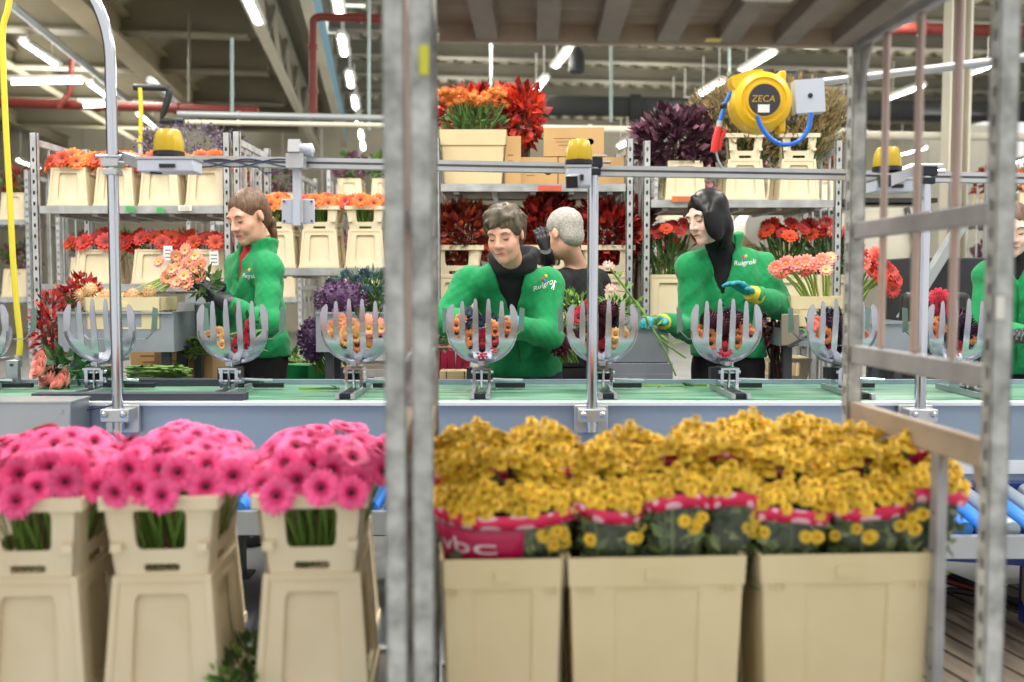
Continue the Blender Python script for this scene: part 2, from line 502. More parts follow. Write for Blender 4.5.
def procona(loc, rz, label, collar=True, group=None, scale=1., base=None):
    t = thing('flower_bucket', label, 'bucket', loc, rz, group)
    t.scale = (scale,)*3 if not isinstance(scale, tuple) else scale
    inst('bucket_body', BASE_ME, t)
    if collar: inst('bucket_collar', COLL_ME, t, (0, 0, .27))
    return t
def crate_bucket(w=.36, d=.25, h=.36, k=.84):
    """tall crate-like bucket with a broad rim band"""
    mb = MB(); hw, hd = w/2, d/2; hb = h-.058
    wall4(mb, (hw*k, hd*k, 0, hw*.965, hd*.965, hb+.004), SQ, lambda: [rrect(-.5, .05, .5, .97, .04)], .006)
    wall4(mb, (hw*k-.004, hd*k-.004, 0, hw*.965-.004, hd*.965-.004, hb+.004), SQ, lambda: [], .004)
    wall4(mb, (hw*.985, hd*.985, hb, hw, hd, h), SQ, lambda: [], .008)
    mb.box((0, 0, .004), (2*hw*k, 2*hd*k, .008))
    for s in (-1, 1):
        for y in (-1, 1):
            for q in range(3): mb.box((s*hw*(.72+.07*q), y*hd*.985, hb-.006), (.004, .006, .014))
    mb.box((0, -hd-.0, h-.034), (w*.13, .006, .022))
    return mb.mesh('bucket_body', cream2, angle=35)

# ================================================================== FLOWER PROTOTYPES
def gerbera_mesh(name, m_petal, m_center, R0=.037, n=20, cup=.25, low=False):
    mb = MB()
    for ring, (rr, rl, tilt, nn) in enumerate(((.010, R0, cup, n), (.009, R0*.86, cup+.18, n)) if not low else ((.008, R0, cup, 13), (.007, R0*.75, cup+.3, 9))):
        for i in range(nn):
            a = 2*PI*(i+.5*ring)/nn+rnd(-.05, .05); L_ = rl*rnd(.94, 1.04)
            ca, sa = math.cos(a), math.sin(a); w = 2*PI*L_*.62/nn*.62
            rows = []
            for f, ww in ((0, .45), (.5, 1.), (.86, .8), (1., .3)):
                r = rr+(L_-rr)*f; z = .004*ring+tilt*(r)-.32*tilt*r*f*1.6
                rows.append((r, z, w*ww))
            vs = []
            for r, z, hw in rows:
                for s in (-1, 1): vs.append((ca*r-sa*s*hw, sa*r+ca*s*hw, z))
            mb.add(vs, [(0, 1, 3, 2), (2, 3, 5, 4), (4, 5, 7, 6)])
    if low: mb.ellipsoid((0, 0, .006), (R0*.26, R0*.26, .005), 8, 4, mi=1)
    return mb.mesh(name, [m_petal, m_center], angle=80)
def center_mesh(m_c, m_ring, r=.012):
    mb = MB(); mb.ellipsoid((0, 0, .007), (r*.62, r*.62, .005), 12, 6, mi=0)
    for i in range(24):
        a = 2*PI*i/24; c = Vector((math.cos(a), math.sin(a), 0)); d = Vector((-c.y, c.x, 0))
        p = c*r*.55+Vector((0, 0, .007))
        q = c*r*1.3+Vector((0, 0, .012+.002*(i % 2)))
        mb.add([p-d*.001, p+d*.001, q+d*.0016, q-d*.0016], [(0, 1, 2, 3)], 1)
    return mb.mesh('flower_center', [m_c, m_ring], angle=80)
def stem_mesh(L_=.3, r=.003, m=stemgreen, bend=.02):
    mb = MB(); mb.tube([(0, 0, 0), (bend*.2, 0, -L_*.15), (bend*.7, bend*.3, -L_*.55), (bend, 0, -L_)], r, 6)
    return mb.mesh('stem', m)
pink_p = petal_mat('pink_petal', (216, 22, 104), (252, 98, 158), .006, .033)
dark_c = mat('gerbera_eye', (44, 14, 18), .7)
ring_c = mat('gerbera_inner_ring', (206, 30, 104), .6)
orange_p = petal_mat('orange_petal', (206, 60, 14), (255, 132, 46), .006, .034)
redor_p = petal_mat('red_orange_petal', (176, 40, 22), (226, 84, 44), .006, .034)
red_p = petal_mat('red_petal', (150, 26, 30), (214, 60, 48), .006, .034)
coral_p = petal_mat('coral_petal', (226, 70, 70), (248, 142, 122), .006, .034)
salmon_p = petal_mat('salmon_petal', (250, 190, 120), (250, 158, 142), .004, .024)
peach_p = petal_mat('peach_petal', (240, 170, 90), (250, 206, 150), .004, .022)
deepred_p = petal_mat('deep_red_petal', (130, 16, 30), (206, 30, 60), .004, .022)
yellow_c = mat('yellow_eye', (196, 150, 40), .7)
brown_c = mat('brown_eye', (96, 50, 16), .7)
PINK_ME = gerbera_mesh('gerbera', pink_p, dark_c)
PINKC_ME = center_mesh(dark_c, ring_c, .0095)
STEM_ME = stem_mesh()
ORG_ME = gerbera_mesh('gerbera', orange_p, brown_c, .042, low=True)
RDO_ME = gerbera_mesh('gerbera', redor_p, brown_c, .042, low=True, cup=.5)
CORAL_ME = gerbera_mesh('gerbera', coral_p, yellow_c, .04, low=True)
RED_ME = gerbera_mesh('gerbera', red_p, brown_c, .042, low=True, cup=.4)
SALM_ME = gerbera_mesh('bloom', salmon_p, yellow_c, .03, low=True)
PEACH_ME = gerbera_mesh('bloom', peach_p, yellow_c, .022, low=True, cup=.5)
DRED_ME = gerbera_mesh('bloom', deepred_p, dark_c, .024, low=True, cup=.6)
SSTEM_ME = stem_mesh(.25, .004)
def ball_mesh(name, m, r=.02, n=40, pl=.012, mi2=None):
    """round many-petalled head"""
    mb = MB()
    mb.ellipsoid((0, 0, 0), (r*.8, r*.8, r*.7), 10, 6)
    for i in range(n):
        z = 1-1.5*(i+.5)/n; q = math.sqrt(max(0, 1-z*z)); a = i*2.39996
        d = Vector((q*math.cos(a), q*math.sin(a), z)); up = Vector((0, 0, 1)) if abs(z) < .9 else Vector((1, 0, 0))
        mb.leaf(d*r*.7, (d+Vector((0, 0, .25))).normalized(), d.cross(up), pl, pl*.6, 0)
    return mb.mesh(name, m if isinstance(m, list) else [m], angle=60)

def leaves_cloud(mb, c, rad, n, ln, w, mi=0, up_bias=.3, shell=.5):
    c = Vector(c)
    for i in range(n):
        while True:
            q = Vector((rnd(-1, 1), rnd(-1, 1), rnd(-1, 1)))
            if shell < q.length < 1: break
        p = c+Vector((q.x*rad[0], q.y*rad[1], q.z*rad[2]))
        d = (q.normalized()+Vector((rnd(-.6, .6), rnd(-.6, .6), rnd(-.6, .6)+up_bias))).normalized()
        mb.leaf(p, d, Vector((rnd(-1, 1), rnd(-1, 1), rnd(-1, 1))), ln*rnd(.7, 1.2), w*rnd(.7, 1.2), mi if isinstance(mi, int) else random.choice(mi))
    return mb
def stems_fan(mb, base, tops, r=.004, mi=0, n=5):
    for tp in tops:
        a = Vector(base)+Vector((rnd(-.04, .04), rnd(-.04, .04), 0)); t = Vector(tp)
        mid = a.lerp(t, .5)+Vector((rnd(-.02, .02), rnd(-.02, .02), 0))
        mb.tube([a, mid, t], r, n, mi, caps=False)
    return mb

# ================================================================== BACKGROUND TROLLEYS
def rail_post(mb, x, y, z1, w=.04, d=.035, z0=.12, pitch=.06, side=0):
    """post with a column of slots in its front face"""
    holes = []
    zz = z0+.05
    while zz < z1-.05:
        holes.append(rrect(-.006, zz, .006, zz+.022, .005, 2)); zz += pitch
    mb.plate([(-w/2, z0), (w/2, z0), (w/2, z1), (-w/2, z1)], holes, .003, lambda u, v, q: Vector((x+u, y-d/2+q, v)))
    mb.box((x-w/2+.002, y, (z0+z1)/2), (.004, d, z1-z0)); mb.box((x+w/2-.002, y, (z0+z1)/2), (.004, d, z1-z0))
    mb.box((x, y+d/2-.002, (z0+z1)/2), (w, .004, z1-z0))
def caster(mb, x, y):
    mb.lathe([(.0, -.02), (.055, -.02), (.055, .02), (0, .02)], 16, Matrix.Translation((x, y, .055)) @ Matrix.Rotation(PI/2, 4, 'Y'))
    mb.box((x, y, .1), (.05, .05, .04))
deck_m = mat('trolley_deck_edge', (150, 152, 150), .5, .5, .2, 12, .05, second=(190, 192, 192))
ply_m = mat('worn_plywood', (118, 104, 88), .7, 0, .2, 6, .05, second=(146, 132, 114), stretch=(1, 8, 8))
def rack(label, x0, x1, y, depth, ztop, decks, rz=0., zt2=None):
    """steel trolley: four posts, decks, end grilles, castors; x0, x1 front post centres"""
    w = x1-x0
    t = thing('flower_trolley', label, 'trolley', (x0, y, 0), rz)
    for sx, sy in ((0, 0), (1, 0), (1, 1), (0, 1)):
        mb = MB(); rail_post(mb, sx*w, sy*depth, ztop if not zt2 or sx == 0 else zt2); mb.build('post', galv, t)
    for z in [.2]+decks:
        mb = MB(); mb.box((w/2, depth/2, z-.02), (w-.04, depth-.02, .012))
        o = mb.build('deck', ply_m, t)
        mb = MB()
        for yy in (.0, depth): mb.box((w/2, yy, z-.015), (w-.045, .02, .042))
        for q in range(5): mb.bar((w*(q+.5)/5, .02, z-.035), (w*(q+.5)/5, depth-.02, z-.035), .03, .03)
        mb.build('deck_frame', deck_m, o)
    for sx in (0, 1):
        mb = MB(); x = sx*w
        for z in (ztop-.05, ztop*.55, .35): mb.bar((x, .02, z), (x, depth-.02, z), .02, .035)
        for q in range(1, 4): mb.tube([(x, depth*q/4, .35), (x, depth*q/4, ztop-.05)], .008, 6)
        mb.build('end_grille', galv, t)
        for sy in (0, 1):
            mb = MB(); caster(mb, x, sy*depth); mb.build('castor', black, t)
    return t
YR = 5.6
def X(px, Y=YR): return P(px, 285, Y).x
def Z(py, Y=YR): return P(512, py, Y).z
zA1, zA2 = Z(207), Z(285); zB = Z(269); zC = Z(185); zD = Z(201)
rack('galvanized trolley at the left holding orange and red flowers on two decks', X(38), X(229), YR, .68, Z(133), [zA1, zA2])
rack('galvanized trolley with collared orange gerbera buckets behind the woman in black gloves', X(239), X(424), YR, .68, Z(132), [zB, .75])
rack('galvanized trolley carrying cardboard boxes on its top deck behind the man', X(437), X(629), YR, .62, Z(139), [zC, 1.0])
rack('galvanized trolley carrying purple foliage on its top deck behind the black-haired woman', X(646), X(836), YR, .62, Z(141), [zD, .95])

# ---- left trolley: orange gerberas on the top deck, red ones below
ordn = ['leftmost', 'second', 'third', 'fourth']
fw = YR+.17
for q, px in enumerate((68, 114, 159, 206)):
    x = X(px, YR+.02)
    procona((x, fw, zA1), rnd(-.03, .03), 'cream bucket of orange gerberas '+['at the left end of the left trolley top deck', 'on the top deck, just left of the curved tube', 'on the top deck below the left beacon', 'at the right end of the left trolley top deck'][q], False, 'cream buckets on the left trolley', (.94, .94, .83))
    for j in range(18):
        a = j*2.4; r = .125*math.sqrt((j+.5)/18)
        o = inst('gerbera', ORG_ME if (j % 3) else RDO_ME, None, (x+r*1.15*math.cos(a), fw+r*math.sin(a)-.02, zA1+.285-.04*r*r/.015+rnd(-.012, .02)), look_rot((math.cos(a)*r*5, math.sin(a)*r*5-.7, .5)), rnd(1.15, 1.4))
        tag(o, 'orange gerbera in the cream bucket '+['nearest the left post of the left trolley', 'just left of the curved tube', 'below the left beacon', 'at the right end of the left trolley top deck'][q], 'flower', 'orange gerberas, top deck, bucket '+ordn[q])
        stem_to(o, SSTEM_ME, (x, fw, o.location.z-.2), .7)
for q, px in enumerate((93, 150, 203)):
    x = X(px, YR+.02)
    procona((x, fw, zA2), rnd(-.03, .03), 'cream bucket of red flowers '+['at the left end of the left trolley lower deck', 'on the lower deck beside the curved tube', 'behind the arms of the woman in black gloves'][q], False, 'cream buckets on the left trolley', (.94, .94, .74))
    for j in range(14):
        a = j*2.4; r = .125*math.sqrt((j+.5)/14)
        o = inst('gerbera', RED_ME if (j+q) % 3 else RDO_ME, None, (x+r*1.45*math.cos(a), fw+r*math.sin(a)-.02, zA2+.265-.04*r*r/.015+rnd(-.012, .03)), look_rot((math.cos(a)*r*5, math.sin(a)*r*5-.6, .5)), rnd(1.15, 1.4))
        tag(o, 'red bloom standing in the '+['leftmost', 'middle', 'right-hand'][q]+' cream bucket on the left trolley lower deck', 'flower', 'red blooms, lower deck, bucket '+ordn[q])
        stem_to(o, SSTEM_ME, (x, fw, o.location.z-.2), .7)
# ---- second trolley: three collared buckets of orange gerberas
for q, px in enumerate((274, 318, 364)):
    x = X(px)
    procona((x, fw, zB), rnd(-.03, .03), 'collared cream bucket of orange gerberas '+['behind the head of the woman in black gloves', 'right of the hanging sensor plate', 'left of the tall steel posts'][q], True, 'collared orange gerbera buckets', (.93, .93, .82))
    mb = MB(); stems_fan(mb, (0, 0, .05), [(rnd(-.085, .085), rnd(-.1, .1), .36) for _ in range(40)], .005)
    o = mb.build('stem_bundle', stemgreen, None, loc=(x, fw, zB)); tag(o, 'green gerbera stems inside the '+['left', 'middle', 'right'][q]+' collared bucket', 'flower stems'); o['kind'] = 'stuff'
    for j in range(18):
        a = j*2.4; r = .125*math.sqrt((j+.5)/18)
        o = inst('gerbera', ORG_ME if j % 4 else RDO_ME, None, (x+r*1.25*math.cos(a), fw+r*math.sin(a)-.02, zB+.385-.02*r*r/.015+rnd(-.015, .02)), look_rot((math.cos(a)*r*5, math.sin(a)*r*5-.7, .5)), rnd(1., 1.2))
        tag(o, 'orange gerbera standing in the '+['left', 'middle', 'right'][q]+' collared cream bucket', 'flower', 'orange gerberas, collared bucket '+ordn[q])
        stem_to(o, SSTEM_ME, (x, fw, o.location.z-.2), .7)
# purple statice behind the left beacon
mb = MB(); leaves_cloud(mb, (0, 0, .12), (.36, .14, .1), 620, .022, .015); stems_fan(mb, (0, 0, -.25), [(rnd(-.3, .3), rnd(-.1, .1), .1) for _ in range(20)])
o = mb.build('statice_bunch', mat('purple_statice', (104, 90, 124), .6, 0, .3, 20), None, loc=P(188, 160, 6.15)); tag(o, 'purple statice standing behind the left yellow beacon', 'flower bunch')

# ---- third trolley top deck: cardboard flower box with orange mums, red leaves, cartons
card_m = mat('cardboard', (196, 158, 106), .75, 0, .06, 6)
cardpale = mat('pale_carton', (222, 200, 156), .7, 0, .06, 5)
hole_m = mat('carton_hole', (40, 30, 22), .9)
def carton(label, c, size, rz=0., m=card_m, holes=True, lid=0.):
    t = thing('cardboard_box', label, 'box', c, rz)
    sx, sy, sz = size; mb = MB(); e = .004
    hl = [[(sx*.27+.022*math.cos(a), sz*.5+.018*math.sin(a)) for a in [2*PI*i/14 for i in range(14)]]] if holes else []
    for s in (-1, 1):
        mb.plate([(-sx/2, 0), (sx/2, 0), (sx/2, sz), (-sx/2, sz)], hl, e, lambda u, v, w, s=s: Vector((u*-s, s*(sy/2-w), v)))
        mb.box((s*(sx/2-e/2), 0, sz/2), (e, sy-2*e, sz))
    mb.box((0, 0, e/2), (sx-2*e, sy-2*e, e))
    mb.build('body', m, t)
    mb = MB()
    if lid:
        mb.box((0, 0, sz+.002), (sx+.012, sy+.012, .006))
        for s in (-1, 1):
            mb.box((0, s*(sy/2+.004), sz-lid/2), (sx+.012, .004, lid)); mb.box((s*(sx/2+.004), 0, sz-lid/2), (.004, sy+.008, lid))
        mb.build('lid', m, t)
    else:
        for s in (-1, 1): mb.box((0, s*sy/4, sz-.002), (sx, sy/2-.003, .004))
        mb.build('top_flap', m, t)
        mb = MB(); mb.box((0, 0, sz+.001), (sx+.001, .05, .001)); mb.build('tape', mat('packing_tape', (190, 150, 96), .3), t)
    mb = MB()
    for i in range(3): mb.box((-sx*.15, -sy/2-.0006, sz*(.62-.12*i)), (sx*(.36-.08*i), .0008, sz*.025))
    mb.build('print', mat('carton_print', (140, 104, 66), .8), t)
    if holes:
        mb = MB(); mb.box((0, sy/2-.01, sz/2), (sx*.9, .002, sz*.9)); mb.build('hole_shade_sheet', hole_m, t)  # near-black sheet inside the box stands in for the shade behind the hole
    return t
s5 = YR/1000
carton('long cardboard box under the small one on the trolley top deck, right half', (X(592), YR+.3, zC), (.37, .42, .165), 0, card_m)
carton('cardboard box on the trolley top deck beside the red leaves, left of the other two', (X(537), YR+.3, zC), (.235, .42, .165), 0, card_m)
carton('small cardboard box stacked on top of the two wider ones', (X(576), YR+.28, zC+.172), (.34, .36, .16), R(-3), card_m)
# tall pale carton bucket
t = thing('flower_carton', 'pale lidded carton full of orange chrysanthemums on the trolley top deck', 'box', (X(473), YR+.16, zC))
w = .36; mb = MB(); wall4(mb, (w*.45, .11, 0, w*.5, .125, .27), SQ, lambda: [], .006); mb.box((0, 0, .004), (w*.88, .2, .008)); mb.build('body', cardpale, t)
mb = MB(); wall4(mb, (w*.515, .13, .225, w*.53, .134, .31), SQ, lambda: [], .006); mb.build('rim_band', cardpale, t)
carton('narrow brown carton standing beside the pale carton of chrysanthemums', (X(513), YR+.22, zC), (.09, .3, .28), 0, card_m, False)
mum_o = mat('orange_mum', (196, 104, 40), .6, 0, .3, 30, second=(226, 136, 54))
MUM_O = ball_mesh('bloom', mum_o, .02, 26, .014)
t = thing('chrysanthemum_bunch', 'orange chrysanthemums rising from the pale carton on the top deck', 'flower bunch', (X(473), YR+.16, zC+.28))
mb = MB(); stems_fan(mb, (0, 0, -.12), [(rnd(-.19, .19), rnd(-.1, .1), .2) for _ in range(50)], .004); leaves_cloud(mb, (0, 0, .08), (.19, .1, .1), 320, .05, .018, 0, .6, .2)
mb.build('foliage', mat('mum_foliage', (86, 116, 56), .6, 0, .3, 14), t)
for j in range(70):
    inst('bloom', MUM_O, t, (rnd(-.2, .2), rnd(-.12, .1), .215+rnd(-.045, .045)), (rnd(-.6, .3), rnd(-.4, .4), 0), rnd(.9, 1.2))
def leaf_bunch(name, label, loc, rad, n, m, ln=.08, w=.05, stems=True, shell=.35, cat='foliage bunch', fall=.3):
    t = thing(name, label, cat, loc)
    mb = MB(); leaves_cloud(mb, (0, 0, 0), rad, n, ln, w, list(range(len(m))), .3, shell); mb.build('leaf_mass', m, t, angle=20)
    mb = MB(); stems_fan(mb, (0, 0, -rad[2]-.2), [(rnd(-.8, .8)*rad[0], rnd(-.7, .7)*rad[1], rnd(-.2, .6)*rad[2]) for _ in range(16)], .005); mb.build('twigs', mat('brown_twig', (86, 60, 44), .7), t)
    return t
redl = [mat('red_oak_leaf', (186, 44, 28), .5, 0, .25, 9), mat('red_oak_leaf_bright', (220, 70, 36), .5, 0, .25, 9), mat('red_oak_leaf_deep', (136, 26, 24), .5, 0, .25, 9)]
burg = [mat('russet_leaf', (150, 54, 34), .5, 0, .3, 9), mat('russet_leaf_deep', (104, 34, 28), .5, 0, .3, 9), mat('russet_leaf_light', (192, 90, 50), .5, 0, .3, 9)]
crim = [mat('crimson_leaf', (158, 32, 30), .5, 0, .3, 9), mat('crimson_leaf_deep', (92, 16, 22), .5, 0, .3, 9), mat('crimson_leaf_light', (192, 58, 42), .5, 0, .3, 9)]
purp = [mat('plum_leaf', (82, 44, 62), .5, 0, .3, 9), mat('plum_leaf_deep', (54, 26, 40), .5, 0, .3, 9), mat('plum_leaf_light', (122, 80, 98), .45, 0, .3, 9)]
leaf_bunch('red_leaf_bunch', 'bright red leafy branches behind the orange chrysanthemums on the top deck', (X(488, 5.95), 6.0, Z(112, 5.95)), (.3, .13, .15), 620, redl, .07, .05)
leaf_bunch('red_leaf_bunch', 'bright red leafy branches drooping at the right of the pale carton', (X(524, 5.8), 5.86, Z(112, 5.8)), (.1, .12, .17), 260, redl, .07, .05)
# below: russet and crimson leaves in buckets
for q, (px, py, mm, lab, rx) in enumerate(((462, 233, burg, 'russet oak leaves in a bucket left of the grey-haired woman', .19), (548, 226, crim, 'crimson oak leaves between the grey-haired woman and the man', .19),
        (606, 232, crim, 'crimson oak leaves right of the man behind the chrome post', .2))):
    leaf_bunch('red_leaf_bunch', lab, (X(px, 5.75), 5.8, Z(py, 5.75)), (rx, .15, .17), 1000, mm, .062, .036)
leaf_bunch('red_leaf_bunch', 'deep crimson leaves hanging between the two right trolleys', (X(640, 5.95), 6.0, Z(232, 5.95)), (.05, .12, .2), 180, crim, .07, .05)
zc2 = 1.0
for px, lab in ((458, 'tall cream bucket of russet leaves left of the grey-haired woman'), (548, 'tall cream bucket hidden behind the man'), (606, 'tall cream bucket of crimson leaves right of the chrome post')):
    procona((X(px, 5.78), 5.8, zc2), 0, lab, True, None, (1.25, 1.1, 1.05))
# ---- fourth trolley: plum foliage and grasses on top
leaf_bunch('purple_foliage_bunch', 'plum-purple leafy branches on the right trolley top deck', (X(684), YR+.2, Z(136)), (.25, .17, .17), 700, purp, .075, .055)
procona((X(686), fw, zD), 0, 'cream bucket holding plum-purple branches on the right trolley top deck', False, None, (.95, .94, .85))
for px, lab in ((746, 'collared cream bucket of grass directly below the yellow reel'), (800, 'collared cream bucket of grass below the square grey plate')):
    procona((X(px), fw, zD), 0, lab, True, 'collared grass buckets', (.93, .93, .88))
grass_m = [mat('dry_grass', (150, 128, 88), .7, 0, .2, 12), mat('green_grass', (88, 108, 52), .7, 0, .2, 12), mat('rust_grass', (164, 132, 92), .7, 0, .2, 12)]
for px, lab in ((750, 'feathery brown grass behind the yellow reel'), (803, 'feathery brown grass behind the square grey plate')):
    t = thing('grass_bunch', lab, 'grass bunch', (X(px), YR+.2, zD))
    mb = MB(); g2 = MB()
    for j in range(760):
        a = rnd(0, 2*PI); r = math.sqrt(rnd(0, 1)); h = rnd(.5, .78)
        p0 = Vector((rnd(-.08, .08), rnd(-.08, .08), .15)); tp = Vector((.33*r*math.cos(a), .2*r*math.sin(a), h-.16*r))
        mb.tube([p0, p0.lerp(tp, .6)+Vector((0, 0, .05)), tp], [.002, .0015, .0012], 3, 1, caps=False)
        d = (tp-p0).normalized()
        for s in range(8):
            g2.leaf(tp-d*rnd(0, .16), d+Vector((rnd(-.7, .7), rnd(-.7, .7), rnd(-.3, .3))), Vector((rnd(-1, 1), rnd(-1, 1), 0)), .04, .009, random.choice((0, 0, 1)))
    mb.build('blades', [grass_m[0], grass_m[1]], t); g2.build('seed_heads', [grass_m[0], grass_m[2]], t)
# lower deck of the right trolley: red flowers in buckets
for q, (px, lab) in enumerate(((668, 'cream bucket of red lilies left of the black-haired woman'), (790, 'cream bucket of red lilies right of the black-haired woman'), (834, 'cream bucket of red lilies beside the right trolley post'))):
    procona((X(px, 5.7), 5.76, .95), 0, lab, False, None, (1.1, 1.0, 1.25))
    t = thing('lily_bunch', lab.replace('cream bucket of red', 'bunch of red')+', above its bucket', 'flower bunch', (X(px, 5.7), 5.76, 1.27))
    mb = MB(); stems_fan(mb, (0, 0, -.2), [(rnd(-.14, .14), rnd(-.1, .1), .25) for _ in range(24)], .005); leaves_cloud(mb, (0, 0, .12), (.15, .1, .12), 130, .08, .02, 0, .6, .1); mb.build('foliage', leafgreen, t)
    for j in range(16):
        a = j*2.4; r = .17*math.sqrt((j+.5)/16)
        inst('bloom', RED_ME if j % 3 else RDO_ME, t, (r*math.cos(a), .7*r*math.sin(a), .27+rnd(-.05, .04)), look_rot((math.cos(a)*.5, -.6, .5)), rnd(.9, 1.25))
# pale disc with a green centre (paper roll end)
t = thing('paper_roll', 'white paper roll with a green core on the shelf behind the black-haired woman', 'paper roll', P(758, 229, 6.6), 0)
mb = MB(); mb.lathe([(.025, -.2), (.13, -.2), (.13, .2), (.025, .2)], 28, Matrix.Rotation(PI/2, 4, 'X')); mb.build('paper', mat('white_paper', (232, 232, 226), .6), t)
mb = MB(); mb.lathe([(.018, -.21), (.036, -.21), (.036, .21), (.018, .21)], 20, Matrix.Rotation(PI/2, 4, 'X')); mb.build('core', mat('green_core', (40, 130, 80), .5), t)
t = thing('shelf_stand', 'grey shelf stand carrying the pale crate and white paper roll', 'shelf', (P(765, 260, 6.6).x, 6.6, 0))
mb = MB(); mb.box((0, 0, P(765, 262, 6.6).z-.014), (.6, .36, .024)); mb.build('shelf', deck_m, t)
for sx in (-1, 1):
    for sy in (-1, 1): mb = MB(); mb.box((sx*.28, sy*.16, (P(765, 262, 6.6).z-.026)/2), (.03, .03, P(765, 262, 6.6).z-.026)); mb.build('leg', galv, t)
carton('pale brown crate under the white paper roll', (P(765, 260, 6.6).x, 6.6, P(765, 262, 6.6).z), (.5, .3, .17), 0, cardpale, False)
# price cards on the deck edges
for px, py, w_, lab, c in ((185, 208, .075, 'white price card on the top deck edge of the left trolley', (236, 234, 220)), (214, 258, .05, 'white label on the bucket by the black gloves', (236, 238, 240)), (550, 188, .13, 'orange-red strip label on the deck edge behind the man', (226, 84, 50)),
                       (690, 199, .2, 'orange strip label on the deck edge of the purple foliage trolley', (224, 110, 52)), (168, 253, .05, 'white label on the bucket beside the gerbera bouquet', (236, 238, 240)), (130, 209, .05, 'green sticker on the deck edge right of the curved tube', (60, 180, 90)), (160, 210, .04, 'small green sticker left of the price card', (60, 190, 100))):
    p = P(px, py, YR-.03 if py not in (258, 253) else YR+.02)
    t = thing('label_card', lab, 'label', p)
    hgt = .03 if py < 215 else .08
    mb = MB(); mb.box((0, 0, 0), (w_, .002, hgt)); mb.build('card', mat('card_%d_%d_%d' % c, c, .6), t)
    mb = MB(); [mb.box((0, -.0012, hgt*(.2-.25*q)), (w_*.7, .0006, hgt*.08)) for q in range(3)]; mb.build('print', mat('card_print', (120, 116, 110), .7), t)
# ================================================================== PACKING LINE
BZ = .81                                        # belt surface
YF, YB = 3.58, 4.22
def belt_material():
    m = bpy.data.materials.new('belt_green'); m.use_nodes = True
    N = m.node_tree.nodes; L = m.node_tree.links; b = N['Principled BSDF']
    tc = N.new('ShaderNodeTexCoord'); mp = N.new('ShaderNodeMapping'); mp.inputs['Scale'].default_value = (1.2, 9, 1)
    L.new(tc.outputs['Object'], mp.inputs['Vector'])
    nz = N.new('ShaderNodeTexNoise'); nz.inputs['Scale'].default_value = 2.2; nz.inputs['Detail'].default_value = 7; L.new(mp.outputs[0], nz.inputs['Vector'])
    rp = N.new('ShaderNodeValToRGB'); rp.color_ramp.elements[0].position = .36; rp.color_ramp.elements[1].position = .64
    rp.color_ramp.elements[0].color = (*lin((66, 128, 98)), 1); rp.color_ramp.elements[1].color = (*lin((140, 180, 158)), 1)  # paler streaks also put white reflections into the belt colour
    L.new(nz.outputs[0], rp.inputs[0]); L.new(rp.outputs[0], b.inputs['Base Color'])
    b.inputs['Roughness'].default_value = .32
    return m
belt_m = belt_material()
fascia_m = mat('blue_grey_panel', (150, 166, 182), .38, .3, .05, 1.3)
dgrey = mat('dark_grey_steel', (78, 82, 86), .5, .4)
steel = mat('stainless_sheet', (176, 180, 184), .34, .8, .08, 5)
steelflat = mat('grey_tray_steel', (150, 156, 166), .45, .45, .12, 5, second=(170, 176, 184))
XL, XR_ = -2.6, 2.75
xm, wl = (XL+XR_)/2, XR_-XL
t = thing('conveyor', 'long conveyor with a green belt and blue-grey front running across the picture', 'conveyor', (xm, YF, 0))
mb = MB(); mb.box((0, .32, BZ-.012), (wl, .64, .024)); mb.build('belt', belt_m, t)
mb = MB(); mb.box((0, .0, BZ-.19), (wl, .03, .37)); o = mb.build('front_panel', fascia_m, t)
mb = MB(); mb.box((0, -.004, BZ-.004), (wl, .05, .012)); mb.build('edge_strip', mat('white_edge', (228, 234, 236), .4), t)
mb = MB()
mb.box((0, -.018, BZ-.233), (wl, .006, .048)); mb.build('white_stripe', mat('white_stripe', (232, 238, 240), .4), t)
mb = MB(); mb.box((0, .65, BZ-.1), (wl, .03, .24)); mb.build('back_panel', fascia_m, t)
mb = MB(); mb.box((0, .4, BZ-.39), (wl, .5, .02)); mb.build('underside', dgrey, t)
for k in range(5):
    x = -wl/2+.2+k*(wl-.4)/4
    for y in (.12, .6):
        mb = MB(); mb.box((x, y, (BZ-.38)/2), (.06, .06, BZ-.38)); mb.box((x, y, .005), (.12, .12, .01)); mb.build('leg', dgrey, t)
mb = MB(); mb.bar((-wl/2, .6, .2), (wl/2, .6, .2), .05, .05); mb.build('cross_rail', dgrey, t)
# lower roller track in front of the legs
roll_m = mat('blue_roller', (52, 128, 214), .35)
rollgrey = mat('grey_roller', (176, 188, 200), .35, .5)
RZ = .50
t = thing('roller_conveyor', 'low roller track with blue rollers running below the green belt', 'roller conveyor', (xm, 3.2, 0))
rm = MB(); rm.tube([(0, .0, 0), (0, .31, 0)], .028, 14); rmm = rm.mesh('roller', roll_m); rmg = rm.mesh('roller', rollgrey)
k = 0; x = -wl/2+.05
while x < wl/2-.05:
    if -2.5 < x < 1.13: inst('roller', rmm, t, (x, .02, RZ))
    x += .072
mb = MB(); mb.box((-.69, -.01, RZ-.035), (3.67, .03, .075)); mb.build('side_rail', steel, t)
mb = MB(); mb.box((-.69, .343, RZ-.02), (3.67, .024, .09)); mb.build('side_rail', steel, t)
for x in (-2.4, -1.2, .2, 1.1):
    for y in (.0, .335):
        mb = MB(); mb.box((x, y, (RZ-.07)/2), (.05, .04, RZ-.07)); mb.build('leg', dgrey, t)
